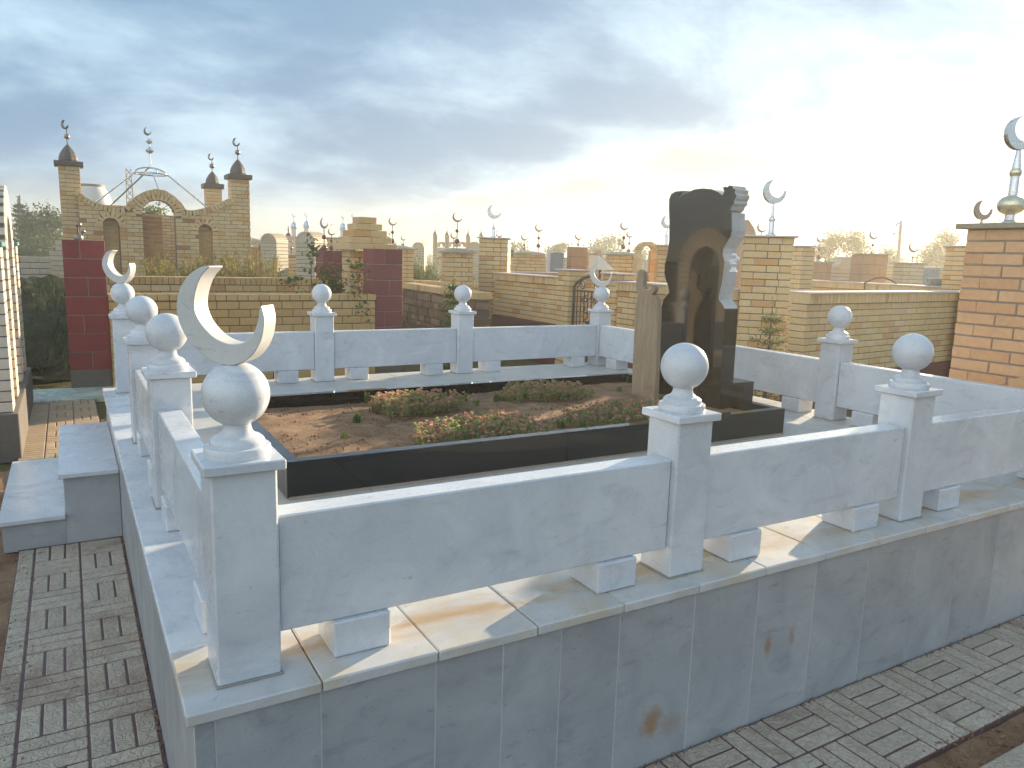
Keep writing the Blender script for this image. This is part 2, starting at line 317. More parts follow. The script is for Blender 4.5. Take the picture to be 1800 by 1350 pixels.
# ------------------------------------------------------------------ mesh helpers
class MB:
    def __init__(s): s.v = []; s.f = []; s.m = []; s.sm = []
    def add(s, vs, fs, mat=0, smooth=False):
        o = len(s.v); s.v += [tuple(x) for x in vs]
        for q in fs: s.f.append(tuple(o + i for i in q)); s.m.append(mat); s.sm.append(smooth)
    def box(s, x0, x1, y0, y1, z0, z1, b=0.0, mat=0, rz=0.0):
        c = Vector(((x0 + x1) / 2, (y0 + y1) / 2, (z0 + z1) / 2)); h = ((x1 - x0) / 2, (y1 - y0) / 2, (z1 - z0) / 2)
        vs, fs = chamfer(h, b); cr, sr = math.cos(rz), math.sin(rz)
        s.add([(c.x + p[0] * cr - p[1] * sr, c.y + p[0] * sr + p[1] * cr, c.z + p[2]) for p in vs], fs, mat)
    def prism(s, poly, fn, t0, t1, mat=0, side=None, smooth=False):
        """poly: 2-D outline; fn(u, w, t) -> 3-D point"""
        n = len(poly); vs = [fn(u, w, t0) for u, w in poly] + [fn(u, w, t1) for u, w in poly]
        s.add(vs, [tuple(range(n)), tuple(range(2 * n - 1, n - 1, -1))], mat)
        o = len(s.v) - 2 * n
        for i in range(n):
            j = (i + 1) % n; s.f.append((o + j, o + i, o + n + i, o + n + j)); s.m.append(mat if side is None else side[i] if isinstance(side, list) else side); s.sm.append(smooth)
    def strip(s, outer, inner, fn, t0, t1, mat=0):
        """a curved band between two polylines of equal length (crescents, arches), extruded"""
        n = len(outer); vs = []
        for t in (t0, t1):
            vs += [fn(u, w, t) for u, w in outer] + [fn(u, w, t) for u, w in inner]
        fs = []
        for i in range(n - 1):
            a, b_, c, d_ = i, i + 1, n + i, n + i + 1
            fs += [(a, b_, d_, c), (2 * n + b_, 2 * n + a, 2 * n + c, 2 * n + d_), (b_, a, 2 * n + a, 2 * n + b_), (c, d_, 2 * n + d_, 2 * n + c)]
        fs += [(0, n, 3 * n, 2 * n), (2 * n - 1, n - 1, 3 * n - 1, 4 * n - 1)]
        s.add(vs, fs, mat, True)
    def lathe(s, prof, c=(0, 0, 0), n=40, mat=0, smooth=True):
        vs = []; fs = []; k = len(prof)
        for i in range(n):
            a = 2 * math.pi * i / n
            for r, z in prof: vs.append((c[0] + r * math.cos(a), c[1] + r * math.sin(a), c[2] + z))
        for i in range(n):
            j = (i + 1) % n
            for q in range(k - 1): fs.append((i * k + q, j * k + q, j * k + q + 1, i * k + q + 1))
        s.add(vs, fs, mat, smooth)
    def ball(s, c, r, n=20, m=12, mat=0, sq=1.0):
        prof = [(max(1e-4, r * math.sin(math.pi * i / m)), -r * sq * math.cos(math.pi * i / m)) for i in range(m + 1)]
        s.lathe(prof, c, n, mat)
    def tube(s, pts, r, n=8, mat=0):
        pts = [Vector(p) for p in pts]; rs = r if isinstance(r, (list, tuple)) else [r] * len(pts)
        vs = []; fs = []
        for i, p in enumerate(pts):
            t = (pts[min(i + 1, len(pts) - 1)] - pts[max(i - 1, 0)]).normalized()
            a = t.cross(Vector((0, 0, 1)) if abs(t.z) < 0.9 else Vector((1, 0, 0))).normalized(); b = t.cross(a)
            for k in range(n):
                w = 2 * math.pi * k / n; vs.append(p + (a * math.cos(w) + b * math.sin(w)) * rs[i])
        for i in range(len(pts) - 1):
            for k in range(n):
                fs.append((i * n + k, i * n + (k + 1) % n, (i + 1) * n + (k + 1) % n, (i + 1) * n + k))
        fs.append(tuple(range(n))); fs.append(tuple(range(len(pts) * n - 1, (len(pts) - 1) * n - 1, -1)))
        s.add(vs, fs, mat, True)
    def mesh(s, name, mats, off=(0, 0, 0)):
        me = bpy.data.meshes.new(name)
        me.from_pydata([(x - off[0], y - off[1], z - off[2]) for x, y, z in s.v], [], s.f)
        for m in (mats if isinstance(mats, (list, tuple)) else [mats]): me.materials.append(MATS[m])
        me.polygons.foreach_set('material_index', s.m); me.polygons.foreach_set('use_smooth', s.sm)
        bm = bmesh.new(); bm.from_mesh(me); bmesh.ops.recalc_face_normals(bm, faces=bm.faces); bm.to_mesh(me); bm.free()
        if any(s.sm): me.set_sharp_from_angle(angle=R(38))
        me.update(); return me
    def build(s, name, mats, parent=None, label=None):
        off = parent_loc(parent); o = bpy.data.objects.new(name, s.mesh(name, mats, off)); COL.objects.link(o)
        if parent is not None: o.parent = parent
        if label: o['label'] = label
        return o
WLOC = {}
def parent_loc(p):
    v = Vector((0, 0, 0))
    while p is not None: v += p.location; p = p.parent
    return v
_CH = {}
def chamfer(h, b):
    key = (round(h[0], 4), round(h[1], 4), round(h[2], 4), round(b, 4))
    if key in _CH: return _CH[key]
    hx, hy, hz = h
    if b <= 0:
        vs = [(x * hx, y * hy, z * hz) for x in (-1, 1) for y in (-1, 1) for z in (-1, 1)]
        fs = [(0, 1, 3, 2), (4, 6, 7, 5), (0, 4, 5, 1), (2, 3, 7, 6), (0, 2, 6, 4), (1, 5, 7, 3)]
    else:
        vs = []; ix = {}
        for x in (-1, 1):
            for y in (-1, 1):
                for z in (-1, 1):
                    for ax in range(3):
                        ix[(x, y, z, ax)] = len(vs)
                        q = [x * (hx - b), y * (hy - b), z * (hz - b)]; q[ax] = (x, y, z)[ax] * h[ax]; vs.append(tuple(q))
        fs = []
        for ax in range(3):
            o = [k for k in range(3) if k != ax]
            for sg in (-1, 1):
                loop = []
                for a, c in ((-1, -1), (1, -1), (1, 1), (-1, 1)):
                    q = [0, 0, 0]; q[ax] = sg; q[o[0]] = a; q[o[1]] = c; loop.append(ix[(*q, ax)])
                fs.append(tuple(loop))
            for a in (-1, 1):                                        # edges along axis ax
                for c in (-1, 1):
                    def k(e, w):
                        q = [0, 0, 0]; q[ax] = e; q[o[0]] = a; q[o[1]] = c; return ix[(*q, w)]
                    fs.append((k(-1, o[0]), k(1, o[0]), k(1, o[1]), k(-1, o[1])))
        for x in (-1, 1):
            for y in (-1, 1):
                for z in (-1, 1): fs.append(tuple(ix[(x, y, z, ax)] for ax in range(3)))
        out = []
        for q in fs:
            p = [Vector(vs[i]) for i in q]; nrm = (p[1] - p[0]).cross(p[2] - p[0]); cc = sum(p, Vector()) / len(p)
            out.append(q if nrm.dot(cc) > 0 else tuple(reversed(q)))
        fs = out
    _CH[key] = (vs, fs); return vs, fs
def tag(o, label=None, cat=None, group=None, kind=None):
    for k, v in (('label', label), ('category', cat), ('group', group), ('kind', kind)):
        if v: o[k] = v
    return o
def thing(name, loc, label, cat, group=None, rz=0.0):
    o = bpy.data.objects.new(name, None); COL.objects.link(o); o.location = loc; o.empty_display_size = 0.1
    return tag(o, label, cat, group, 'thing')
def put(name, me, parent, loc, rz=0.0):
    o = bpy.data.objects.new(name, me); COL.objects.link(o); o.parent = parent
    o.location = Vector(loc) - parent_loc(parent); o.rotation_euler = (0, 0, rz); return o

# ------------------------------------------------------------------ brickwork
_BM = {}
def brick_mesh(l, dd, h, mat, b=0.003):
    key = (round(l, 3), round(dd, 3), round(h, 3), mat)
    if key not in _BM:
        m = MB(); m.box(-l / 2, l / 2, -dd / 2, dd / 2, -h / 2, h / 2, b); _BM[key] = m.mesh('brick', mat)
    return _BM[key]
class Bricks:
    """collects the bricks of one thing; at most 300 become objects, the rest one joined part"""
    def __init__(s, parent, name='brick'): s.p = parent; s.name = name; s.L = []
    def one(s, c, l, dd, h, rz, mat, tilt=None): s.L.append((Vector(c), l, dd, h, rz, mat, tilt))
    def emit(s, limit=300):
        s.L.sort(key=lambda q: (q[0] - CAM).length)
        for c, l, dd, h, rz, mat, tilt in s.L[:limit]:
            o = put(s.name, brick_mesh(l, dd, h, mat), s.p, c, rz)
            if tilt is not None: o.rotation_euler = tilt
        rest = s.L[limit:]
        if rest:
            mats = sorted({q[5] for q in rest}); m = MB()
            from mathutils import Euler
            for c, l, dd, h, rz, mat, tilt in rest:
                vs, fs = chamfer((l / 2, dd / 2, h / 2), 0.0)
                e = Euler(tilt if tilt is not None else (0, 0, rz)).to_matrix()
                m.add([tuple(c + e @ Vector(p)) for p in vs], fs, mats.index(mat))
            o = m.build('brickwork', mats, s.p); o['kind'] = 'stuff'
def run(B, p0, p1, th, z0, z1, mat, course=0.075, bl=0.25, j=0.01, start=0, keep=None, jit=0.0015, alt=None):
    """straight wall p0->p1 (2-D), thickness th, full-thickness bricks in running bond"""
    p0 = Vector(p0); p1 = Vector(p1); L = (p1 - p0).length; e = (p1 - p0) / L; rz = math.atan2(e.y, e.x)
    n = max(1, round((z1 - z0) / course)); ch = (z1 - z0) / n
    for k in range(n):
        z = z0 + (k + 0.5) * ch; x = 0.0; first = (k + start) % 2 == 1
        while x < L - 0.02:
            w = bl / 2 - j / 2 if first and x == 0 else bl
            w = min(w, L - x)
            if L - x - w < 0.05: w = L - x
            c = p0 + e * (x + w / 2)
            if keep is None or keep(x + w / 2, z, w):
                m = mat if alt is None or random.random() > alt[1] else alt[0]
                o = Vector((-e.y, e.x)) * random.uniform(-jit, jit)
                B.one((c.x + o.x, c.y + o.y, z), w - (j if x + w < L - 1e-6 else 0), th, ch - j, rz, m)
            x += w
            first = False
def core_run(parent, p0, p1, th, z0, z1, mat, inset=0.008, name='mortar_core'):
    p0 = Vector(p0); p1 = Vector(p1); L = (p1 - p0).length; e = (p1 - p0) / L; c = (p0 + p1) / 2; m = MB()
    m.box(c.x - L / 2 + inset, c.x + L / 2 - inset, c.y - th / 2 + inset, c.y + th / 2 - inset, z0, z1 - inset, rz=math.atan2(e.y, e.x))
    return m.build(name, mat, parent)
def pillar(B, c, a, z0, z1, mat, rz=0.0, course=0.075, bl=0.25, bd=0.12, j=0.01, jit=0.0015, alt=None):
    n = max(1, round((z1 - z0) / course)); ch = (z1 - z0) / n; c = Vector((c[0], c[1]))
    cr, sr = math.cos(rz), math.sin(rz)
    for k in range(n):
        z = z0 + (k + 0.5) * ch
        for sd_ in range(4):
            ang = rz + sd_ * math.pi / 2; e = Vector((math.cos(ang), math.sin(ang))); nn = Vector((e.y, -e.x))
            flip = k % 2; L = a - bd; s0 = -a / 2 + (bd if flip else 0); x = 0.0; parts = []
            while x < L - 0.01:
                w = min(bl, L - x)
                if L - x - w < 0.05: w = L - x
                parts.append((x, w)); x += w
            for x_, w_ in parts:
                p = c + e * (s0 + x_ + w_ / 2) + nn * (a / 2 - bd / 2 + random.uniform(-jit, jit))
                m = mat if alt is None or random.random() > alt[1] else alt[0]
                B.one((p.x, p.y, z), w_ - j, bd, ch - j, ang, m)
def core_box(parent, c, a, z0, z1, mat, rz=0.0, inset=0.008, name='mortar_core'):
    m = MB(); m.box(c[0] - a / 2 + inset, c[0] + a / 2 - inset, c[1] - a / 2 + inset, c[1] + a / 2 - inset, z0, z1, rz=rz); return m.build(name, mat, parent)
def slab(parent, name, c, sx, sy, z0, z1, mat, rz=0.0, b=0.004):
    m = MB(); m.box(c[0] - sx / 2, c[0] + sx / 2, c[1] - sy / 2, c[1] + sy / 2, z0, z1, b, rz=rz); return m.build(name, mat, parent)

# ------------------------------------------------------------------ ground
m = MB(); NG = 60
m.add([(-300, -60, GZ - 0.035), (500, -60, GZ - 0.035), (500, 600, GZ - 0.035), (-300, 600, GZ - 0.035)], [(0, 1, 2, 3)])
tag(m.build('ground', 'earth'), kind='structure')
def soil_sheet(name, x0, x1, y0, y1, z, amp, step, seed, edge=0.0):
    rg = np.random.default_rng(seed); nx = int((x1 - x0) / step) + 1; ny = int((y1 - y0) / step) + 1
    h = np.zeros((nx, ny))
    for k, a in ((3, .5), (7, .3), (16, .22), (40, .16)):
        gx = rg.random((k + 2, k + 2)); xs = np.linspace(0, k, nx); ys = np.linspace(0, k * (y1 - y0) / max(x1 - x0, y1 - y0) + .01, ny)
        xi = xs.astype(int); yi = np.minimum(ys.astype(int), k); fx = (xs - xi)[:, None]; fy = (ys - yi)[None, :]
        fx = fx * fx * (3 - 2 * fx); fy = fy * fy * (3 - 2 * fy)
        h += a * ((gx[xi][:, yi] * (1 - fx) + gx[xi + 1][:, yi] * fx) * (1 - fy) + (gx[xi][:, yi + 1] * (1 - fx) + gx[xi + 1][:, yi + 1] * fx) * fy)
    h = (h - h.mean()) * amp * 2
    m = MB(); X = np.linspace(x0, x1, nx); Y = np.linspace(y0, y1, ny)
    m.v = [(X[i], Y[j_], z + h[i, j_]) for i in range(nx) for j_ in range(ny)]
    for i in range(nx - 1):
        for j_ in range(ny - 1): m.f.append((i * ny + j_, (i + 1) * ny + j_, (i + 1) * ny + j_ + 1, i * ny + j_ + 1))
    m.m = [0] * len(m.f); m.sm = [True] * len(m.f)
    return m, h
def clods(m, n, x0, x1, y0, y1, z, smin, smax, rg):
    for _ in range(n):
        s = smin + (smax - smin) * rg.random() ** 3; x = rg.uniform(x0, x1); y = rg.uniform(y0, y1)
        vs = [(x + dx * s * rg.uniform(.6, 1.2), y + dy * s * rg.uniform(.6, 1.2), z + dz * s * rg.uniform(.5, .9)) for dx, dy, dz in ((1, 0, 0), (0, 1, 0), (-1, 0, 0), (0, -1, 0), (0, 0, 1), (0, 0, -1))]
        m.add(vs, [(0, 1, 4), (1, 2, 4), (2, 3, 4), (3, 0, 4), (1, 0, 5), (2, 1, 5), (3, 2, 5), (0, 3, 5)], 0, False)

# thin haze volume, added mainly to imitate veiling lens glare towards the sun
m = MB(); m.box(-60, 120, -8, 110, GZ - 1.0, 7.6); hz = m.build('haze', 'earth'); hz.data.materials.clear()
hm_ = bpy.data.materials.new('haze_glare'); hm_.use_nodes = True; hn = hm_.node_tree; hn.nodes.clear(); hq = G(hn)
hv = hq.n('ShaderNodeVolumePrincipled'); hv.inputs['Color'].default_value = (1.0, 0.99, 0.91, 1); hv.inputs['Density'].default_value = HAZE; hv.inputs['Anisotropy'].default_value = 0.5
ho = hq.n('ShaderNodeOutputMaterial'); hn.links.new(hv.outputs[0], ho.inputs['Volume']); hz.data.materials.append(hm_); tag(hz, kind='stuff')

# earth beside the pavements
m, _ = soil_sheet('s', -3.2, -0.455, -1.0, 4.6, GZ - 0.022, 0.018, 0.05, 3); clods(m, 500, -1.2, -0.47, 0.3, 2.8, GZ - 0.018, .003, .014, np.random.default_rng(4))
o = m.build('soil_bed', 'soil'); tag(o, kind='structure')
m, _ = soil_sheet('s', 0.9, 6.5, -1.6, -0.385, GZ - 0.022, 0.014, 0.05, 5); clods(m, 700, 1.3, 4.2, -0.5, -0.39, GZ - 0.018, .003, .014, np.random.default_rng(6))
o = m.build('soil_verge', 'soil'); tag(o, kind='structure')

# ------------------------------------------------------------------ pavements of three-plank parquet pavers
def parquet(parent, x0, nx, y0, ny, z, q, mat, phase=0):
    gap = 0.0085; w = q / 3
    hm = MB(); hm.box(-q / 2 + gap / 2, q / 2 - gap / 2, -w / 2 + gap / 2, w / 2 - gap / 2, -0.03, 0.0, 0.003); along_x = hm.mesh('paving_brick', mat)
    vm = MB(); vm.box(-w / 2 + gap / 2, w / 2 - gap / 2, -q / 2 + gap / 2, q / 2 - gap / 2, -0.03, 0.0, 0.003); along_y = vm.mesh('paving_brick', mat)
    for i in range(nx):
        for k in range(ny):
            for t in range(3):
                hx = (i + k + phase) % 2 == 0
                cx = x0 + (i + .5) * q; cy = y0 + (k + .5) * q
                if hx: cy += (t - 1) * w
                else: cx += (t - 1) * w
                o = put('paving_brick', along_x if hx else along_y, parent, (cx, cy, z + random.uniform(-.0012, .0012)))
                o.rotation_euler = (random.uniform(-.004, .004), random.uniform(-.004, .004), random.uniform(-.004, .004))
def bed(name, x0, x1, y0, y1, z):
    m = MB(); m.box(x0, x1, y0, y1, z - 0.06, z - 0.0045); o = m.build(name, 'paver_joint'); return tag(o, kind='structure')
Q = 0.2
side = bed('side_pavement', -0.465, 0.016, -0.4, 2.87, GZ)
parquet(side, -0.390, 2, 0.05, 14, GZ, Q, 'paver', 0)
hm = MB(); hm.box(-0.032, 0.032, -0.030, 0.030, -0.03, 0.0, 0.003); hme = hm.mesh('paving_brick', 'paver')
for k in range(42): put('paving_brick', hme, side, (-0.428, 0.08 + k * 0.0667, GZ + random.uniform(-.001, .001)))
front = bed('front_pavement', 0.016, 4.9, -0.384, 0.016, GZ)
parquet(front, 0.656, 20, -0.384, 2, GZ, Q, 'paver', 1)
back = bed('back_pavement', -0.56, 0.016, 4.12, 7.12, GZ)
parquet(back, -0.390, 2, 4.12, 15, GZ, Q, 'paver_tan', 0)
hm = MB(); hm.box(-0.08, 0.08, -0.030, 0.030, -0.03, 0.0, 0.003); hme = hm.mesh('paving_brick', 'paver_tan')
for k in range(44): put('paving_brick', hme, back, (-0.475, 4.16 + k * 0.0667, GZ))
m = MB(); m.box(-0.62, 0.25, 7.12, 7.86, GZ - 0.03, GZ + 0.012, 0.003)
tag(m.build('threshold_slab', 'tile_green'), 'pale floor slab with green streaks in front of the red block pillar', 'slab')
m = MB()
m.box(1.0, 5.4, -0.575, -0.495, GZ - 0.06, GZ - 0.002, 0.006)
tag(m.build('kerb', 'paver'), 'pale concrete kerb strip beyond the bare earth at the bottom right corner', 'kerb')

# ------------------------------------------------------------------ marble platform
PX, PY = 4.33, 4.33
P = thing('marble_platform', (0, 0, GZ), 'raised grey marble platform clad in upright panels that carries the whole grave', 'platform')
m = MB(); m.box(0.0192, PX - 0.0192, 0.0192, PY - 0.0192, GZ - 0.03, -0.031); m.build('core', 'grout', P)
zb = GZ - 0.012
def clad(x0, x1, y0, y1):
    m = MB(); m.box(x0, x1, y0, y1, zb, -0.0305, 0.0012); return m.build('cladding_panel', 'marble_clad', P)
xs = [0.018, 0.062, 0.30, 0.60, 0.80, 0.99, 1.20, 1.50, 1.79, 2.08, 2.38, 2.68, 2.98, 3.28, 3.58, 3.88, 4.18, PX - 0.018]
for a, b_ in zip(xs, xs[1:]): clad(a + 0.0016, b_ - 0.0016, 0.018 + random.uniform(-.0006, .0006), 0.0335)
ys = [0.0345, 0.40, 1.0, 1.6, 2.2, 2.8, 3.4, 4.0, PY - 0.018]
for a, b_ in zip(ys, ys[1:]): clad(0.018, 0.0335, a + 0.0012, b_ - 0.0012)
for a, b_ in zip(ys, ys[1:]): clad(PX - 0.0335, PX - 0.018, a + 0.0012, b_ - 0.0012)
for a, b_ in zip(xs, xs[1:]): clad(a + 0.0016, b_ - 0.0016, PY - 0.0335, PY - 0.018)
def tile(name, x0, x1, y0, y1, mat, gp=0.0013, b=0.002):
    m = MB(); dz = random.uniform(-.0006, .0006); m.box(x0 + gp, x1 - gp, y0 + gp, y1 - gp, -0.030 + dz, dz, b); return m.build(name, mat, P)
k = 0.0
tile('coping_tile', 0, 0.30, 0, 0.30, 'marble_coping', b=0.004)
x = 0.30
while x < PX - 0.01:
    x1 = min(x + 0.30, PX); tile('coping_tile', x, x1, 0, 0.30, 'marble_coping', b=0.004); x = x1
y = 0.30
while y < PY - 0.01:
    y1 = min(y + 0.60, PY); y1 = PY if PY - y1 < 0.15 else y1
    tile('coping_tile', 0, 0.30, y, y1, 'marble', b=0.004); tile('coping_tile', PX - 0.30, PX, y, y1, 'marble_floor', b=0.004); y = y1
x = 0.30
while x < PX - 0.31:
    x1 = min(x + 0.60, PX - 0.30); tile('coping_tile', x, x1, PY - 0.30, PY, 'marble_floor', b=0.004)
    y = 0.30
    while y < PY - 0.31:
        y1 = min(y + 0.62, PY - 0.30); y1 = PY - 0.30 if PY - 0.30 - y1 < 0.15 else y1
        tile('floor_tile', x, x1, y, y1, 'marble_floor', b=0.001); y = y1
    x = x1

# steps up to the opening on the left
st = thing('marble_steps', (-0.27, 3.48, GZ), 'two grey marble steps leading up to the platform from the paved path', 'steps')
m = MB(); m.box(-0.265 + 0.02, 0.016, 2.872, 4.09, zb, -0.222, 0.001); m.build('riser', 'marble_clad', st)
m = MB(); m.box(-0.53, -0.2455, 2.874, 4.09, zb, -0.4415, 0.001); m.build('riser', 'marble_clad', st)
m = MB(); m.box(-0.268, 0.016, 2.845, 4.115, -0.2215, -0.196, 0.003); m.build('tread', 'marble', st)
m = MB(); m.box(-0.545, -0.2455, 2.845, 4.115, -0.441, -0.416, 0.003); m.build('tread', 'marble', st)

# ------------------------------------------------------------------ balustrade: posts
XC = [0.152, 1.511, 2.716, 4.17]; YC = [0.152, 1.53, 2.64, 4.15]
HW = 0.0725
fin = [(0.0005, .530), (.0725, .530), (.0735, .533), (.0735, .5505), (.0715, .5535), (.061, .5545), (.0605, .5575), (.0610, .5635), (.058, .5685), (.0515, .5745)]
for t in range(1, 8):
    a = t / 7; fin.append((.0515 + (.0310 - .0515) * math.sin(a * math.pi / 2), .5745 + .026 * (1 - math.cos(a * math.pi / 2)) ))
R0 = .0745; zc0 = .6715
a0 = math.asin(.0310 / R0)
for t in range(0, 25):
    a = a0 + (math.pi - a0) * t / 24; fin.append((max(R0 * math.sin(a), .0004), zc0 - R0 * math.cos(a)))
CO = [(225,85),(180,95),(130,125),(85,170),(50,230),(30,300),(27,360),(40,430),(70,500),(115,560),(170,610),(235,650),(300,668),(345,668),(400,652),(450,620),(495,565),(525,500),(540,430),(542,370),(528,305)]
CI = [(232,92),(205,120),(180,150),(160,190),(146,230),(136,270),(131,310),(133,345),(145,385),(163,420),(185,450),(235,500),(290,530),(345,542),(400,535),(445,510),(478,470),(500,420),(510,385),(516,350),(520,318)]
def crescent_pts(L): return [((p[0] - 325) * .000373, (668 - p[1]) * .000373) for p in L]
def densify(L, n=60):
    P_ = [Vector(p) for p in L]; ln = [0]
    for a, b_ in zip(P_, P_[1:]): ln.append(ln[-1] + (b_ - a).length)
    out_ = []
    for k in range(n):
        s = ln[-1] * k / (n - 1); i = max(j for j in range(len(ln)) if ln[j] <= s + 1e-9); i = min(i, len(P_) - 2)
        t = (s - ln[i]) / (ln[i + 1] - ln[i]); p0 = P_[max(i - 1, 0)]; p1 = P_[i]; p2 = P_[i + 1]; p3 = P_[min(i + 2, len(P_) - 1)]
        q = 0.5 * ((2 * p1) + (p2 - p0) * t + (2 * p0 - 5 * p1 + 4 * p2 - p3) * t * t + (3 * p1 - p0 - 3 * p2 + p3) * t ** 3); out_.append((q.x, q.y))
    return out_
def make_post(x, y, label, crescent=False, lean=0.0):
    t = thing('marble_post', (x, y, 0), label, 'post', 'marble posts of the grave balustrade')
    m = MB(); m.box(x - HW, x + HW, y - HW, y + HW, 0.001, 0.5065, 0.005); m.build('shaft', 'marble', t)
    m = MB(); m.box(x - HW - .004, x + HW + .004, y - HW - .0045, y + HW + .004, 0.0006, 0.0042, .001); m.build('mortar_bead', 'mortar_bead', t)
    m = MB(); m.box(x - .0895, x + .0895, y - .0895, y + .0895, 0.506, 0.530, 0.003); m.build('cap', 'marble', t)
    m = MB(); m.lathe(fin, (x, y, 0), 56); bf = m.build('ball_finial', 'marble', t)
    if crescent:
        m = MB(); o_ = densify(crescent_pts(CO)); i_ = densify(crescent_pts(CI))
        m.strip(o_, i_, lambda u, w, s: (x + .788 * u * 1.06 + .616 * s, y + .788 * s - .616 * u * 1.06, 0.7415 + w), -0.030, 0.030)
        c = m.build('crescent', 'marble_white', bf)
        md = c.modifiers.new('bevel', 'BEVEL'); md.width = 0.005; md.segments = 3; md.limit_method = 'ANGLE'; md.angle_limit = R(50)
    return t
make_post(XC[0], YC[0], 'nearest corner marble post carrying a large white crescent on its ball', True)
make_post(XC[0], YC[1], 'ball-topped marble post directly behind the near crescent corner post, left side')
make_post(XC[0], YC[2], 'ball-topped marble post beside the marble steps, between ball post and far crescent post')
make_post(XC[0], YC[3], 'far left marble corner post with white crescent, beside the red block pillar', True)
make_post(XC[1], YC[0], 'ball-topped marble post in the middle of the front side, before the black headstone')
make_post(XC[2], YC[0], 'ball-topped marble post at the right of the front side, nearest the orange pillar')
make_post(XC[1], YC[3], 'ball-topped marble post on the back side in front of the red pillar wall')
make_post(XC[2], YC[3], 'ball-topped marble post on the back side next to the small conifer')
make_post(XC[3], YC[3], 'far corner marble post with a small white crescent in front of the iron gate', True)
make_post(XC[3], 1.57, 'ball-topped marble post on the right side behind the black grave kerb end')
make_post(XC[3], YC[0], 'marble corner post at the right end of the front side, under the orange pillar')

def make_rail(p0, p1, axis, c, label):
    """slab rail between two posts with two support blocks"""
    mid = (p0 + p1) / 2; loc = (mid, c, 0) if axis == 'x' else (c, mid, 0)
    t = thing('marble_rail', loc, label, 'rail', 'marble slab rails of the grave balustrade')
    def bx(name, a0, a1, b0, b1, z0, z1, bv):
        m = MB()
        if axis == 'x': m.box(a0, a1, b0, b1, z0, z1, bv)
        else: m.box(b0, b1, a0, a1, z0, z1, bv)
        return m.build(name, 'marble', t)
    bx('panel', p0 + 0.002, p1 - 0.002, c - 0.052, c + 0.030, 0.0955, 0.3855, 0.004)
    for s in (p0 + 0.13, p1 - 0.13 - 0.148): bx('support_block', s, s + 0.148, c - 0.066, c + 0.080, 0.001, 0.0945, 0.004)
    return t
def span(L, i): return L[i] + HW, L[i + 1] - HW
make_rail(*span(XC, 0), 'x', .152, 'long marble slab rail running right from the nearest crescent post')
make_rail(*span(XC, 1), 'x', .152, 'marble slab rail between the two ball posts of the front side')
make_rail(*span(XC, 2), 'x', .152, 'marble slab rail at the right end of the front side, cut by the frame')
make_rail(*span(YC, 0), 'y', .152, 'marble slab rail on the left side right behind the nearest crescent post')
make_rail(*span(YC, 1), 'y', .152, 'marble slab rail on the left side before the steps')
make_rail(*span(XC, 0), 'x', 4.15, 'marble slab rail on the back side at left, behind the near crescent')
make_rail(*span(XC, 1), 'x', 4.15, 'marble slab rail in the middle of the back side behind the planted grave')
make_rail(*span(XC, 2), 'x', 4.15, 'marble slab rail of the back side ending at the far crescent corner post')
make_rail(2.86, 4.15 - HW, 'y', 4.17, 'marble slab rail of the right side behind the wooden grave marker')
make_rail(1.57 + HW, 2.855, 'y', 4.17, 'marble slab rail of the right side behind the black headstone')
make_rail(.152 + HW, 1.57 - HW, 'y', 4.17, 'marble slab rail of the right side in front of the orange pillar')

# ------------------------------------------------------------------ the grave
GX0, GX1, GY0, GY1, GH, GT = 0.553, 3.472, 1.362, 2.845, 0.156, 0.055
K = thing('grave_kerb', (2.0, 2.1, 0), 'low rectangular kerb of polished black granite around the planted grave', 'kerb')
def kb(x0, x1, y0, y1, b=0.0015):
    m = MB(); m.box(x0, x1, y0, y1, 0.004, GH, b); return m.build('kerb_stone', 'granite', K)
kb(GX0, 1.914, GY0, GY0 + GT); kb(1.9165, GX1, GY0, GY0 + GT)
kb(GX0, 1.914, GY1 - GT, GY1); kb(1.9165, GX1, GY1 - GT, GY1)
kb(GX0, GX0 + GT, GY0 + GT + .001, GY1 - GT - .001); kb(GX1 - GT, GX1, GY0 + GT + .001, 1.742); kb(GX1 - GT, GX1, 2.474, GY1 - GT - .001)
m = MB(); m.box(GX0 + .006, GX1 - .006, GY0 - .010, GY0 + .03, 0.0005, 0.010); m.build('mortar_bed', 'mortar_light', K)
SZ = 0.088
m, H = soil_sheet('s', GX0 + GT - .01, GX1 - GT + .01, GY0 + GT - .01, GY1 - GT + .01, SZ, 0.022, 0.022, 11)
clods(m, 2600, GX0 + .07, GX1 - .07, GY0 + .07, GY1 - .07, SZ + .002, .002, .012, np.random.default_rng(12))
tag(m.build('grave_soil', 'soil'), kind='structure')

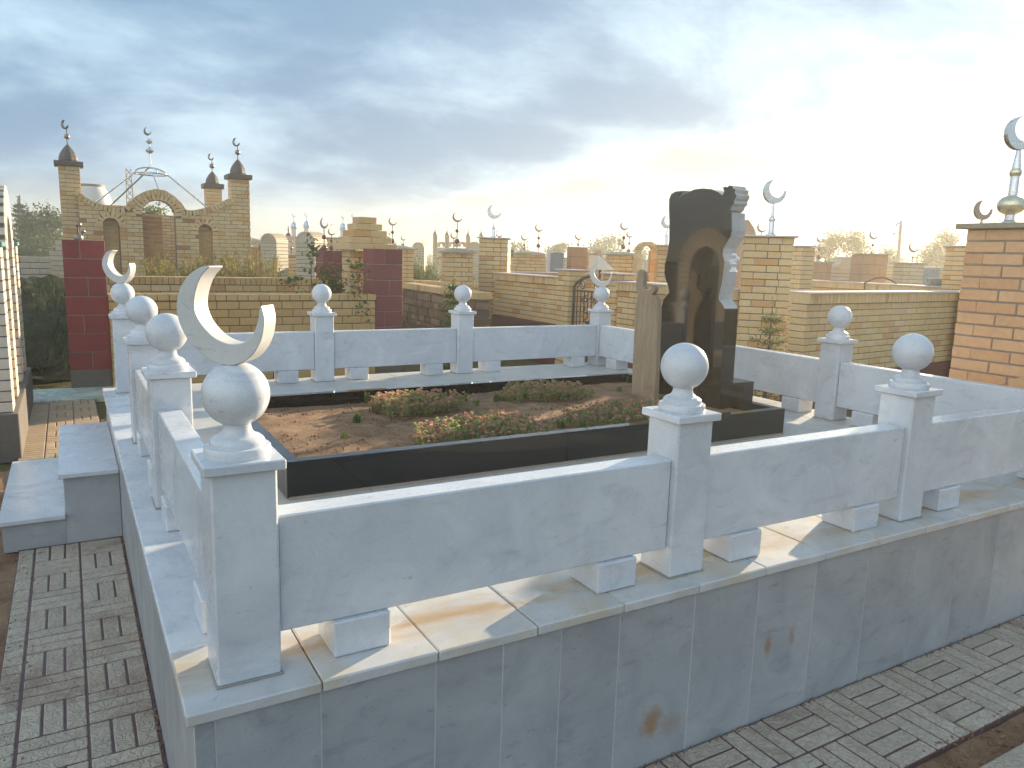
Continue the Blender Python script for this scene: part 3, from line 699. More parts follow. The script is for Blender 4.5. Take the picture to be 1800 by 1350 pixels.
# stonecrop cushions
def stonecrop(cx, cy, rx, ry, n, label, seed, tall=0.085, rot=0.0, ochre=0.0):
    rg = np.random.default_rng(seed); m = MB(); V = m.v
    def leaf(p, dirv, ln, wd, mat):
        dirv = dirv / np.linalg.norm(dirv); s = np.cross(dirv, (0.2, 0.3, 1.0)); s = s / (np.linalg.norm(s) + 1e-6) * wd
        up = np.cross(s, dirv); up = up / (np.linalg.norm(up) + 1e-9) * wd * .5
        a = p; b_ = p + dirv * ln * .55 + s + up; c = p + dirv * ln; d_ = p + dirv * ln * .55 - s + up
        o = len(V); V.extend([tuple(a), tuple(b_), tuple(c), tuple(d_)]); m.f.append((o, o + 1, o + 2, o + 3)); m.m.append(mat); m.sm.append(False)
    for _ in range(n):
        rr = math.sqrt(rg.random()) ; th = rg.uniform(0, 2 * math.pi); wob = 1 + .16 * math.sin(3 * th + seed) + .10 * math.sin(7 * th + 2 * seed)
        lx = rr * rx * wob * math.cos(th); ly = rr * ry * wob * math.sin(th)
        x = cx + lx * math.cos(rot) - ly * math.sin(rot); y = cy + lx * math.sin(rot) + ly * math.cos(rot)
        y = min(max(y, GY0 + GT + .01), GY1 - GT - .01); hh = tall * (1.0 - .35 * rr ** 5) * rg.uniform(.6, 1.25)
        base = np.array((x, y, SZ - .005)); lean = np.array((rg.normal(0, .18) + .2 * lx / rx * rr, rg.normal(0, .18) + .2 * ly / ry * rr, 1.0)); top = base + lean * hh
        for q in range(9):
            f_ = rg.uniform(.15, .95); p = base + lean * hh * f_; a = rg.uniform(0, 6.28)
            leaf(p, np.array((math.cos(a), math.sin(a), rg.uniform(.1, .8))), rg.uniform(.016, .026), .0058, 0 if rg.random() > .2 else 1)
        hm_ = 1 if rg.random() > .30 else 0
        for q in range(16):
            a = rg.uniform(0, 6.28); e = rg.uniform(-.1, 1.2)
            leaf(top + np.array((0, 0, .003 * e)), np.array((math.cos(a), math.sin(a), e)), rg.uniform(.011, .016), .0062, hm_)
        leaf(base, lean, hh, .0022, 0)
    o = m.build('stonecrop', ['sedum_low', 'sedum_top']); return tag(o, label, 'plant', 'stonecrop cushions on the grave')
stonecrop(1.57, 2.44, .30, .19, 330, 'orange-tipped stonecrop cushion at the back left of the grave', 21, .085)
stonecrop(2.50, 2.50, .32, .19, 300, 'small pink-green stonecrop cushion at the back, nearest the wooden marker', 22, .080)
stonecrop(1.64, 1.70, .36, .22, 400, 'broad dull red stonecrop cushion against the front granite kerb', 23, .080)
stonecrop(2.56, 1.72, .37, .20, 360, 'dark red stonecrop cushion at the front right, before the headstone', 24, .075)
def tuft(x, y, h, n, seed, z=SZ, spread=.5, name='grass_tuft', label='small green grass tuft sprouting from the grave soil', cat='grass', group='grass tufts on the grave', mat='grass'):
    rg = random.Random(seed); m = MB()
    for _ in range(n):
        a = rg.uniform(0, 6.28); s = rg.uniform(.1, spread); hh = h * rg.uniform(.5, 1.1); bx_, by_ = x + rg.gauss(0, .010), y + rg.gauss(0, .010)
        dx, dy = math.cos(a) * s * hh, math.sin(a) * s * hh; w = .0024 if h < .1 else .010; nx_, ny_ = -math.sin(a) * w, math.cos(a) * w
        m.add([(bx_ - nx_, by_ - ny_, z - .004), (bx_ + nx_, by_ + ny_, z - .004), (bx_ + dx * .4 - nx_, by_ + dy * .4 - ny_, z + hh * .65), (bx_ + dx * .4 + nx_, by_ + dy * .4 + ny_, z + hh * .65), (bx_ + dx, by_ + dy, z + hh)], [(0, 1, 3, 2), (2, 3, 4)])
    return tag(m.build(name, mat), label, cat, group)
for i, (px, py, h, n, lb) in enumerate((
        (628, 742, .06, 40, 'upright green grass tuft on bare soil left of the orange-tipped cushion'), (640, 705, .07, 34, 'grass tuft at the left end of the orange-tipped stonecrop cushion'),
        (657, 724, .06, 26, 'grass tuft at the front left foot of the orange-tipped cushion'), (605, 770, .035, 18, 'tiny thin grass tuft alone on bare soil near the front kerb'),
        (820, 705, .06, 30, 'grass tuft at the right end of the orange-tipped cushion'), (838, 712, .05, 22, 'low grass tuft on soil midway between the two back cushions'),
        (872, 706, .06, 30, 'grass tuft at the left end of the back cushion nearest the marker'), (985, 752, .055, 30, 'grass tuft at the left end of the front right dark red cushion'),
        (1012, 735, .05, 24, 'grass sprig on bare soil between the two right-hand cushions'), (1083, 668, .07, 40, 'tall grass tuft in the back right corner of the grave'),
        (1088, 690, .045, 22, 'small grass sprig left of the wooden marker foot'), (950, 700, .05, 26, 'grass tuft growing through the back cushion nearest the marker'),
        (806, 750, .05, 16, 'yellowish grass sprig between the back left and front left cushions'), (1024, 755, .05, 22, 'grass tuft at the front edge of the dark red cushion'),
        (700, 700, .09, 16, 'long thin grass blades rising out of the orange-tipped cushion'), (742, 768, .05, 26, 'bright green tuft at the left end of the broad dull red cushion'),
        (870, 745, .06, 30, 'bright green tuft growing through the broad dull red cushion'))):
    p = on_z(px, py, SZ); tuft(p.x, min(max(p.y, GY0 + .08), GY1 - .08), h, n, 40 + i, label=lb)

# wooden marker
zz = lambda a, b_: (1080 + a / 3.14, 310 + b_ / 3.14)
MK = [(95,1192),(103,1000),(112,820),(118,700),(128,655),(120,615),(120,585),(127,555),(127,528),(143,514),(160,530),(160,560),(156,600),(166,622),(186,630),(204,620),(214,600),(222,612),(219,636),(203,652),(226,660),(239,685),(238,760),(232,950),(224,1198)]
MX = 3.12
pts = [on_x(*zz(*p), MX) for p in MK]; pts[0].z = pts[-1].z = SZ - 0.03
m = MB(); m.prism([(p.y, p.z) for p in pts], lambda u, w, s: (MX + s, u, w), 0.0, 0.035)
o = m.build('grave_marker', 'wood'); tag(o, 'weathered wooden plank grave marker with carved crescent notches beside the headstone', 'grave marker')

# headstone
HX = 3.375; HT = 0.115
HS = [(245,1060),(250,930),(256,780),(262,715),(270,682),(288,660),(303,640),(297,605),(283,570),(276,530),(280,480),(293,425),(302,355),(303,260),(301,170),(302,125),(313,98),(338,83),(385,79),(354,120),(398,92),(440,72),(490,66),(535,71),(572,86),(596,106),(607,84),(598,62),(612,56),(622,62),(634,50),(650,52),(655,66),(668,72),(664,92),(674,104),(668,122),(660,134),(662,150),(648,164),(640,184),(626,196),(647,200),(648,300),(642,330),(622,362),(602,398),(597,430),(608,470),(602,520),(593,590),(577,655),(576,680),(600,712),(609,730),(600,900),(585,1122)]
T = thing('headstone', (HX, 2.08, 0.1), 'tall polished black granite headstone with carved wavy outline and roses', 'headstone')
pts = [on_x(*zz(*p), HX) for p in HS]; ztop = 0.2525
pts[0].z = ztop; pts[-1].z = ztop
ymin = min(pts[-1].y, pts[-2].y)
sides = []
for i in range(len(pts)):
    a, b_ = pts[i], pts[(i + 1) % len(pts)]; low = max(a.z, b_.z) < on_x(*zz(609, 728), HX).z + .002
    sides.append(0 if low else 1)
m = MB(); m.prism([(p.y, p.z) for p in pts], lambda u, w, s: (HX + s, u, w), 0.0, HT, 0, sides); hs = m.build('slab', ['granite', 'granite_rough'], T)
m = MB(); m.box(3.325, 3.62, 1.745, 2.47, 0.004, 0.25, 0.002); m.build('pedestal', 'granite', T)
m = MB(); rg = random.Random(5)                                       # carved rose at the right edge
c = on_x(*zz(632, 468), HX); c.x += .05
for k_ in range(9):
    a = k_ * 2.4; r_ = .006 + .0035 * k_
    m.ball((c.x - .02 + rg.uniform(-.02, .02), c.y - .012 + .6 * r_ * math.cos(a), c.z + .01 + r_ * math.sin(a)), .016 + rg.uniform(-.003, .004), 10, 7, 0, rg.uniform(.5, .8))
m.lathe([(.004, -.075), (.026, -.07), (.015, -.052), (.011, -.04), (.024, -.02)], (c.x - .02, c.y - .014, c.z + .005), 14); m.build('carved_rose', 'rose_stone', hs)
# dirt gathered where the cladding meets the pavement
m = MB(); rg_ = np.random.default_rng(77)
clods(m, 900, 0.7, 4.6, -0.004, 0.016, GZ + .001, .001, .007, rg_); clods(m, 500, 0.004, 0.016, 0.2, 2.85, GZ + .001, .001, .007, rg_); clods(m, 500, 1.3, 4.4, -.40, -.36, GZ + .001, .001, .008, rg_); clods(m, 260, -.46, -.36, .3, 2.8, GZ + .001, .001, .007, rg_)
o = m.build('dirt_crumbs', 'soil'); tag(o, kind='stuff')

# ------------------------------------------------------------------ surrounding enclosures
def soldier(B, p0, p1, th, z0, z1, mat, w=0.075, j=0.009, alt=None):
    p0 = Vector(p0); p1 = Vector(p1); L = (p1 - p0).length; e = (p1 - p0) / L; n = max(1, round(L / w)); ww = L / n
    for k in range(n):
        c = p0 + e * ((k + .5) * ww); m = mat if alt is None or random.random() > alt[1] else alt[0]
        B.one((c.x, c.y, (z0 + z1) / 2), ww - j, th + random.uniform(-.002, .002), z1 - z0, math.atan2(e.y, e.x), m)
def coping(parent, p0, p1, th, z0, z1, mat, name='coping'):
    p0 = Vector(p0); p1 = Vector(p1); L = (p1 - p0).length; e = (p1 - p0) / L; c = (p0 + p1) / 2
    return slab(parent, name, (c.x, c.y), L, th, z0, z1, mat, math.atan2(e.y, e.x), 0.003)
def crescent2(n=26, R1=1.0, r2=0.80, off=0.33, ang=50):
    """sharp two-circle crescent, opening towards ang; centred on the outer circle, lowest point at (0,-1)"""
    a = R(ang); cx, cy = off * math.cos(a), off * math.sin(a)
    x = (R1 * R1 - r2 * r2 + off * off) / (2 * off); h = math.sqrt(max(R1 * R1 - x * x, 0)); t = math.atan2(h, x)
    O = [(R1 * math.cos(a + t + (2 * math.pi - 2 * t) * k / (n - 1)), R1 * math.sin(a + t + (2 * math.pi - 2 * t) * k / (n - 1))) for k in range(n)]
    t2 = math.atan2(h, x - off)
    I = [(cx + r2 * math.cos(a + t2 + (2 * math.pi - 2 * t2) * k / (n - 1)), cy + r2 * math.sin(a + t2 + (2 * math.pi - 2 * t2) * k / (n - 1))) for k in range(n)]
    return O, I
def finial(px, dep, c0, c1, balls, by, label, mat='bronze', bmat='maroon_ball', group='crescent finials of the far graves', face=25, ang=52, pole=None, thick=.10, on=None):
    """crescent finial on a pole: pixel column, depth, crescent top/bottom rows, balls (row, radius px), row of its base"""
    s = dep / FPX; base = at(px, by, dep); top = at(px, c1, dep); hh = (c1 - c0) * s
    t = thing('crescent_finial', base, label, 'finial', group)
    def zrow(y): return at(px, y, dep).z
    m = MB(); r = pole or max(.008, .03 * hh); m.tube([(base.x, base.y, base.z - .02), (base.x, base.y, zrow(c1) + .02 * hh)], r, 8); m.build('pole', mat, t)
    for (y, rp) in balls:
        m = MB(); m.ball((base.x, base.y, zrow(y)), rp * s, 16, 10); m.build('ball', bmat, t)
    O, I = crescent2(ang=ang, r2=.83, off=.30); rr = hh / 1.93; fa = R(face); cz = zrow(c1) + rr
    m = MB(); m.strip([(u * rr, w * rr) for u, w in O], [(u * rr, w * rr) for u, w in I], lambda u, w, q: (base.x + u * math.cos(fa) - q * math.sin(fa), base.y - u * math.sin(fa) - q * math.cos(fa), cz + w), -thick * rr / 2, thick * rr / 2)
    m.build('crescent', mat, t); return t

# --- yellow wall behind, between two red block pillars
AY = 7.90
def block_pillar(x, y, a, z1, label, mat, nz):
    t = thing('block_pillar', (x, y, GZ), label, 'pillar', 'painted block pillars of the enclosure behind')
    core_box(t, (x, y), a, GZ - .03, z1 - .006, 'mortar_light', inset=0.012)
    B = Bricks(t, 'block'); ch = (z1 - GZ) / nz
    for k in range(nz):
        z = GZ + (k + .5) * ch; mt = 'concrete' if k == 0 else mat
        if k % 2 == 0 : B.one((x, y, z), a, a, ch - .012, 0, mt)
        else:
            cut = .02 if k % 4 == 1 else -.04
            B.one((x - a / 4 + cut / 2 - .003, y, z), a / 2 + cut - .006, a, ch - .012, 0, mt); B.one((x + a / 4 + cut / 2 + .003, y, z), a / 2 - cut - .006, a, ch - .012, 0, mt)
    B.emit(); return t
block_pillar(0.005, 8.03, .40, 1.035, 'red painted block pillar at the left, behind the far left crescent post', 'block_red', 8)
block_pillar(3.46, 8.03, .40, 1.045, 'maroon painted block pillar at the right end of the yellow wall', 'block_maroon', 8)
T = thing('brick_wall', (1.7, AY, GZ), 'low golden brick wall between the two red block pillars', 'wall', 'brick walls around the graves')
core_run(T, (.205, AY + .0), (3.26, AY), .25, GZ - .03, .45, 'mortar_dark')
B = Bricks(T); run(B, (.205, AY), (3.26, AY), .25, GZ, .375, 'brick_gold', .0978, .25)
soldier(B, (.205, AY), (3.275, AY), .27, .385, .455, 'brick_gold', .125); B.emit()
T = thing('brick_wall', (1.7, 10.4, GZ), 'rear brick wall of the yellow enclosure, just showing above the low golden wall', 'wall', 'brick walls around the graves')
core_run(T, (.1, 10.4), (3.5, 10.4), .25, GZ - .03, .55, 'mortar_dark')
B = Bricks(T); run(B, (.1, 10.4), (3.5, 10.4), .25, -.03, .45, 'brick_yellow', .0978, .25); soldier(B, (.1, 10.4), (3.5, 10.4), .27, .455, .56, 'brick_gold', .075); B.emit(260)

# balls standing on the left red pillar
def ballset(px, dep, rows, base_y, label, cat='finial'):
    s = dep / FPX; base = at(px, base_y, dep); t = thing('ball_finial', base, label, cat, 'bare ball finials on the red pillars')
    for (dx, y, rp) in rows:
        p = at(px + dx, y, dep); m = MB(); m.ball(p, rp * s, 18, 12); m.build('ball', 'bronze', t)
    m = MB(); q = at(px, rows[0][1], dep); m.tube([base - Vector((0, 0, .02)), Vector((base.x, base.y, q.z))], .008, 8); m.build('pole', 'dark_metal', t)
ballset(138, 8.35, ((0, 395, 5.2), (0, 418, 7.5)), 424, 'pole with two dull metal balls on the left red pillar')
ballset(146, 8.5, ((0, 407, 3.6),), 424, 'small dull metal ball behind the two larger ones on the red pillar')

# --- pale arch monument at the far left edge
AX = -0.56
T = thing('arch_monument', (-.8, 6.0, GZ), 'pale brick arch monument with green caps at the left edge of the picture', 'monument')
XW = 0.40                                                             # thickness towards -X
cxm = AX - XW / 2
m = MB(); m.box(AX - XW - .03, AX + .03, 4.86, 7.3, GZ - .03, -.245, .006); m.build('plinth', 'concrete', T)
B = Bricks(T)
def post(y0, y1, z1):
    n = round((z1 + .245) / .080); ch = (z1 + .245) / n
    for k in range(n):
        z = -.245 + (k + .5) * ch; q = .12 if k % 2 else .27
        for xa, xb in ((AX - q, AX), (AX - XW, AX - q)):
            B.one(((xa + xb) / 2, (y0 + y1) / 2, z), xb - xa - .009, y1 - y0, ch - .010, 0, 'brick_pale')
    mm = MB(); mm.box(AX - XW + .007, AX - .007, y0 + .007, y1 - .007, -.245, z1 - .004); mm.build('mortar_core', 'mortar_dark', T)
    mm = MB(); mm.box(AX - XW - .012, AX + .012, y0 - .012, y1 + .012, z1, z1 + .035, .006); mm.build('cap', 'green_cap', T)
post(4.92, 5.17, .955); post(6.95, 7.20, .955)
for y0, y1, z1 in ((5.17, 5.545, .42), (6.58, 6.95, .42)):
    n = 8; ch = (z1 + .245) / n
    for k in range(n):
        z = -.245 + (k + .5) * ch; B.one((cxm, (y0 + y1) / 2, z), XW - .08, y1 - y0 - .008, ch - .010, 0, 'brick_pale')
    mm = MB(); mm.box(AX - XW + .05, AX - .05, y0, y1, -.245, z1 - .004); mm.build('mortar_core', 'mortar_dark', T)
CY, CZ, RO, RI = 6.06, .93, .52, .275                                  # arch centre, outer and inner radius
for y0, y1 in ((CY - RO, CY - RI), (CY + RI, CY + RO)):
    n = 15; ch = (CZ + .245) / n
    for k in range(n):
        z = -.245 + (k + .5) * ch; q = .12 if k % 2 else .27
        for xa, xb in ((AX - q, AX), (AX - XW, AX - q)): B.one(((xa + xb) / 2, (y0 + y1) / 2, z), xb - xa - .009, y1 - y0, ch - .010, 0, 'brick_pale')
    mm = MB(); mm.box(AX - XW + .007, AX - .007, y0 + .007, y1 - .007, -.245, CZ); mm.build('mortar_core', 'mortar_dark', T)
nv = 17
for k in range(nv):
    a = math.pi * (k + .5) / nv; rm = (RO + RI) / 2
    for xa, xb in ((AX - XW, AX - .13), (AX - .125, AX)):
        B.one(((xa + xb) / 2, CY + rm * math.cos(a), CZ + rm * math.sin(a)), xb - xa - .004, RO - RI, math.pi * (RI + RO * .55) / 1.55 / nv - .010, 0, 'brick_pale', (a, 0, 0))
mm = MB(); nn_ = 24
mm.strip([(CY + (RO - .008) * math.cos(math.pi * k / nn_), CZ + (RO - .008) * math.sin(math.pi * k / nn_)) for k in range(nn_ + 1)], [(CY + (RI + .008) * math.cos(math.pi * k / nn_), CZ + (RI + .008) * math.sin(math.pi * k / nn_)) for k in range(nn_ + 1)], lambda u, w, s: (AX - .008 - s, u, w), 0, XW - .016)
mm.build('arch_core', 'mortar_dark', T)
B.emit()

# --- yellow enclosure on the right with cut-corner pillars, gate and steel crescents
BX = 6.10
T = thing('brick_wall', (BX + .1, 8.9, GZ), 'yellow brick wall left of the iron gate, on a dark red plinth', 'wall', 'brick walls around the graves')
def wall_b(T, p0, p1, emit=300, zp=-.20):
    p0 = Vector(p0); p1 = Vector(p1)
    core_run(T, p0, p1, .19, zp, .70, 'mortar_dark'); B = Bricks(T)
    run(B, p0, p1, .19, zp, .590, 'brick_yellow', .0752, .25); soldier(B, p0, p1, .25, .597, .70, 'brick_yellow', .0735); B.emit(emit)
    e = (p1 - p0).normalized(); c = (p0 + p1) / 2; L = (p1 - p0).length
    coping(T, p0, p1, .30, .701, .722, 'coping_pink')
    slab(T, 'plinth', (c.x, c.y), L, .27, GZ - .03, zp - .002, 'plinth_red', math.atan2(e.y, e.x))
wall_b(T, (BX + .1, 9.75), (BX + .1, 7.755), 300, .01)
T = thing('brick_wall', (BX + .1, 5.3, GZ), 'yellow brick wall right of the iron gate, behind the wooden marker and headstone', 'wall', 'brick walls around the graves')
wall_b(T, (BX + .1, 6.40), (BX + .1, 4.33))
pe = at(1690, 506, 11.4); T = thing('brick_wall', (8, 4.0, GZ), 'yellow brick wall with upright top course running right to the orange pillar', 'wall', 'brick walls around the graves')
wall_b(T, (6.50, 3.80), (pe.x, 4.35))
T = thing('brick_wall', (8.5, 10.4, GZ), 'rear wall of the gated enclosure seen over the wall left of the gate', 'wall', 'brick walls around the graves')
wall_b(T, (6.7, 10.45), (10.6, 10.45), 0)
T = thing('brick_wall', (11.6, 7.3, GZ), 'far side wall of the gated enclosure with pale coping, at the right', 'wall', 'brick walls around the graves')
pa = at(1392, 489, 15.0); pb = at(1686, 504, 12.2); wall_b(T, (pa.x, pa.y), (pb.x, pb.y), 0)
def brick_pillar(c, a, z1, rz, label, mat='brick_yellow', course=.0752, cap='coping_pink', capo=.05, capt=.02, limit=300, z0=GZ, group='brick pillars around the graves', bl=.25, bd=.12, alt=None, mortar='mortar_dark'):
    T = thing('brick_pillar', (c[0], c[1], z0), label, 'pillar', group)
    core_box(T, c, a, z0 - .03, z1 - .004, mortar, rz); B = Bricks(T); pillar(B, c, a, z0, z1, mat, rz, course, bl, bd, alt=alt); B.emit(limit)
    if cap: slab(T, 'cap', c, a + 2 * capo, a + 2 * capo, z1 + .001, z1 + capt, cap, rz)
    return T
def yaw_to_cam(c): return math.atan2(c[1] - CAM.y, c[0] - CAM.x) - math.pi / 2
c = at(1350, 415, 8.3); brick_pillar((c.x, c.y), .51, c.z - .02, yaw_to_cam(c) + .06, 'tall yellow brick corner pillar right of the black headstone, topped by a steel crescent', capo=.04)
c = at(871, 418, 13.2); brick_pillar((c.x, c.y), .50, c.z - .02, yaw_to_cam(c) - .12, 'tall yellow brick corner pillar with a steel crescent, left end of the gated wall', capo=.04, limit=300)
brick_pillar((BX + .12, 7.62), .30, .815, 0, 'left gatepost of yellow brick beside the iron gate', capo=.03)
brick_pillar((BX + .12, 6.52), .30, .80, 0, 'right gatepost of yellow brick beside the iron gate, behind the far crescent', capo=.03)
c = at(1406, 432, 12.5); brick_pillar((c.x, c.y), .36, c.z - .02, .1, 'yellow brick pillar showing behind the tall corner pillar', capo=.05)
c = at(1692, 432, 12.0); brick_pillar((c.x + .1, c.y), .42, c.z - .02, .1, 'yellow brick pillar at the wall end, half hidden by the orange pillar', capo=.05)
def steel(px, dep, c0, c1, by, ball, label, face=20, coll=True, mat='steel'):
    s = dep / FPX; b0 = at(px, by, dep); t = thing('crescent_finial', b0, label, 'finial', 'steel crescent finials on brick pillars')
    zr = lambda y: at(px, y, dep).z
    m = MB(); m.lathe([(.0005, -.01), (.055, -.01), (.05, .01), (.032, .02), (.027, zr(ball[0]) - b0.z), (.020, zr(ball[0]) - b0.z + .02), (.010, zr(c1) - b0.z + .012), (.0005, zr(c1) - b0.z + .014)], b0, 18); m.build('pole', mat, t)
    m = MB(); m.ball((b0.x, b0.y, zr(ball[0])), ball[1] * s, 20, 12); m.build('ball', mat, t)
    rr = (c1 - c0) * s / 1.93; O, I = crescent2(ang=52, off=.36, r2=.78); fa = R(face); cz = zr(c1) + rr
    m = MB(); m.strip([(u * rr, w * rr) for u, w in O], [(u * rr, w * rr) for u, w in I], lambda u, w, q: (b0.x + u * math.cos(fa) - q * math.sin(fa), b0.y - u * math.sin(fa) - q * math.cos(fa), cz + w), -.02, .02); m.build('crescent', mat, t)
steel(1355, 8.3, 319, 359, 413, (386, 6), 'large steel crescent on the tall corner pillar right of the headstone')
steel(868, 13.2, 361, 385, 417, (401, 3.6), 'steel crescent on the tall pillar at the left end of the gated wall')

# wrought-iron gate
GT_ = thing('iron_gate', (BX + .1, 7.07, GZ), 'arched wrought-iron gate with scrolls between two brick gateposts', 'gate')
gx = BX + .06; y0, y1 = 6.68, 7.46; ym = (y0 + y1) / 2; zs_ = .60; rise = .15
def gbar(pts, r, name): m = MB(); m.tube(pts, r, 8); return m.build(name, 'dark_metal', GT_)
arc = [(gx, y0 + (y1 - y0) * k / 20, zs_ + rise * math.sin(math.pi * k / 20) ** .8) for k in range(21)]
gbar([(gx, y0, GZ + .05)] + arc + [(gx, y1, GZ + .05)], .022, 'frame'); gbar([(gx, y0, zs_ - .06), (gx, y1, zs_ - .06)], .013, 'crossbar')
gbar([(gx, y0, GZ + .12), (gx, y1, GZ + .12)], .013, 'crossbar')
for k in range(1, 9):
    yy = y0 + (y1 - y0) * k / 9; gbar([(gx, yy, GZ + .12), (gx, yy, zs_ - .06)], .0085, 'upright_bar')
def scroll(cy, cz, r0, turns, sg, name='scroll'):
    gbar([(gx - .012, cy + sg * r0 * (1 - .75 * k / 30) * math.cos(turns * 2 * math.pi * k / 30), cz + r0 * (1 - .75 * k / 30) * math.sin(turns * 2 * math.pi * k / 30)) for k in range(31)], .0085, name)
for sg in (-1, 1):
    scroll(ym + sg * .17, zs_ + .02, .075, 1.4, sg); scroll(ym + sg * .07, .43, .055, 1.3, -sg); scroll(ym + sg * .14, .40, .05, 1.3, sg)
    scroll(ym + sg * .07, .27, .05, 1.4, sg); scroll(ym + sg * .07, .10, .055, 1.3, -sg)
    gbar([(gx - .012, ym + sg * .30, zs_ - .03), (gx - .012, ym + sg * .17, zs_ + .10), (gx - .012, ym + sg * .04, zs_ + .13)], .0085, 'scroll')

# --- orange pillar at the right edge
OX = 4.95
T = thing('brick_pillar', (OX + .26, 1.0, GZ), 'massive orange brick pillar with grey cap at the right edge of the picture', 'pillar', 'brick pillars around the graves')
oz1 = 1.262; oy1 = 1.265; oa = .64
core_box(T, (OX + oa / 2, oy1 - oa / 2), oa, GZ - .03, oz1 - .004, 'mortar_light', 0, .010); B = Bricks(T); pillar(B, (OX + oa / 2, oy1 - oa / 2), oa, GZ, oz1, 'brick_orange', 0, .0752, .25, .12, .012, alt=('brick_rust', .06)); B.emit()
slab(T, 'cap', (OX + oa / 2, oy1 - oa / 2), oa + .10, oa + .10, oz1 + .001, oz1 + .035, 'cap_stone')
B = Bricks(T, 'arch_brick')                                            # half-round brick buttress at its foot
for k in range(7):
    a = math.pi * (k + .5) / 7; B.one((OX - .03, .62 + .30 * math.cos(a), .06 + .22 * math.sin(a)), .16, .20, .095, 0, 'brick_orange', (a, 0, 0))
B.emit()
s = 4.75 / FPX
b0 = on_x(1773, 395, OX + .22); b0.z = oz1 + .035; t = thing('crescent_finial', b0, 'big steel crescent with two balls on the orange pillar, dazzled by the sun', 'finial', 'steel crescent finials on brick pillars')
m = MB(); m.lathe([(.0005, 0), (.05, 0), (.045, .015), (.03, .03), (.026, .36), (.013, .47), (.0005, .475)], b0, 18); m.build('pole', 'steel', t)
m = MB(); m.ball(b0 + Vector((0, 0, .125)), .082, 22, 14, 0, .8); m.build('ball', 'gilt', t)
m = MB(); m.ball(b0 + Vector((0, 0, .33)), .036, 18, 12); m.build('ball', 'gilt', t)
O, I = crescent2(ang=52, off=.36, r2=.78); rr = .105; fa = R(25)
m = MB(); m.strip([(u * rr, w * rr) for u, w in O], [(u * rr, w * rr) for u, w in I], lambda u, w, q: (b0.x + u * math.cos(fa) - q * math.sin(fa), b0.y - u * math.sin(fa) - q * math.cos(fa), b0.z + .47 + rr + w), -.02, .02); m.build('crescent', 'steel', t)

# --- stepped yellow pillar and neighbours behind the maroon pillar
c = at(641, 440, 10.6)
T = thing('brick_pillar', (c.x, c.y, GZ), 'yellow brick pillar with a stepped pyramid top behind the maroon pillar', 'pillar', 'brick pillars around the graves')
core_box(T, (c.x, c.y), .50, GZ - .03, c.z - .01, 'mortar_dark'); B = Bricks(T); pillar(B, (c.x, c.y), .50, GZ, c.z, 'brick_yellow', 0, .0978, .25, .12)
for k, w_ in enumerate((.70, .58, .48, .38, .26)):
    z = c.z + (k + .5) * .0905
    if w_ > .3: B.one((c.x - w_ / 4, c.y, z), w_ / 2 - .008, w_, .083, 0, 'brick_yellow'); B.one((c.x + w_ / 4, c.y, z), w_ / 2 - .002, w_, .083, 0, 'brick_yellow')
    else: B.one((c.x, c.y, z), w_, w_, .083, 0, 'brick_gold')
B.emit()
c = at(590, 440, 12.0); block_pillar(c.x, c.y + .2, .42, c.z, 'maroon painted block pillar seen behind the shrubs, left of the stepped pillar', 'block_maroon', 8)
finial(570, 12.0, 384, 402, ((417, 4), (436, 5.5)), 441, 'slender crescent with two maroon balls on the rear maroon pillar', face=62)
finial(583, 12.1, 402, 414, ((423, 2.6), (436, 4.2)), 441, 'lower crescent with two maroon balls on the rear maroon pillar', face=20)
def dome_cap(parent, c, a, z, h, mat='cap_stone', rz=0.0):
    m = MB(); n = 6; vs = []; fs = []
    for i in range(n + 1):
        for k in range(n + 1):
            u_, v_ = i / n * 2 - 1, k / n * 2 - 1; vs.append((u_ * a / 2, v_ * a / 2, h * (1 - max(abs(u_), abs(v_)) ** 2) + .015))
    for i in range(n):
        for k in range(n): fs.append((i * (n + 1) + k, (i + 1) * (n + 1) + k, (i + 1) * (n + 1) + k + 1, i * (n + 1) + k + 1))
    o_ = len(vs); vs += [(-a / 2, -a / 2, 0), (a / 2, -a / 2, 0), (a / 2, a / 2, 0), (-a / 2, a / 2, 0)]
    cr, sr = math.cos(rz), math.sin(rz)
    m.add([(c[0] + p[0] * cr - p[1] * sr, c[1] + p[0] * sr + p[1] * cr, z + p[2]) for p in vs], fs, 0, True)
    m.box(c[0] - a / 2, c[0] + a / 2, c[1] - a / 2, c[1] + a / 2, z, z + .016, rz=rz); return m.build('cap', mat, parent)
def far_pillar(px, top, wpx, dep, label, mat='brick_yellow', rz=0.0, cap='dome', limit=80, course=.0752, capmat='cap_stone'):
    c = at(px, top, dep); a = wpx * dep / FPX
    T = brick_pillar((c.x, c.y), a, c.z, rz + yaw_to_cam(c) * .5, label, mat, course, None, limit=limit)
    if cap == 'dome': dome_cap(T, (c.x, c.y), a + .12, c.z, .06, capmat, rz + yaw_to_cam(c) * .5)
    elif cap: slab(T, 'cap', (c.x, c.y), a + .08, a + .08, c.z, c.z + .025, capmat, rz + yaw_to_cam(c) * .5)
    return T
far_pillar(804, 445, 47, 12.7, 'yellow brick pillar with stone cap beside the small conifer, behind the back rail', limit=160)
finial(803, 12.7, 374, 391, ((406, 3.2), (424, 4.6)), 441, 'crescent with two maroon balls on the pillar beside the conifer', face=30)
far_pillar(700, 438, 46, 14.5, 'yellow brick pillar top with stone cap just above the maroon pillar', limit=20)
finial(690, 14.5, 383, 397, ((408.5, 2.8), (424, 4.0)), 436, 'crescent with two maroon balls above the maroon pillar', face=30)
finial(709, 22, 414, 423, ((430, 1.8),), 440, 'tiny crescent just right of the maroon pillar top', face=30)
finial(797, 15, 409, 420, (), 445, 'small crescent half hidden by the ball of the conifer pillar', face=30)
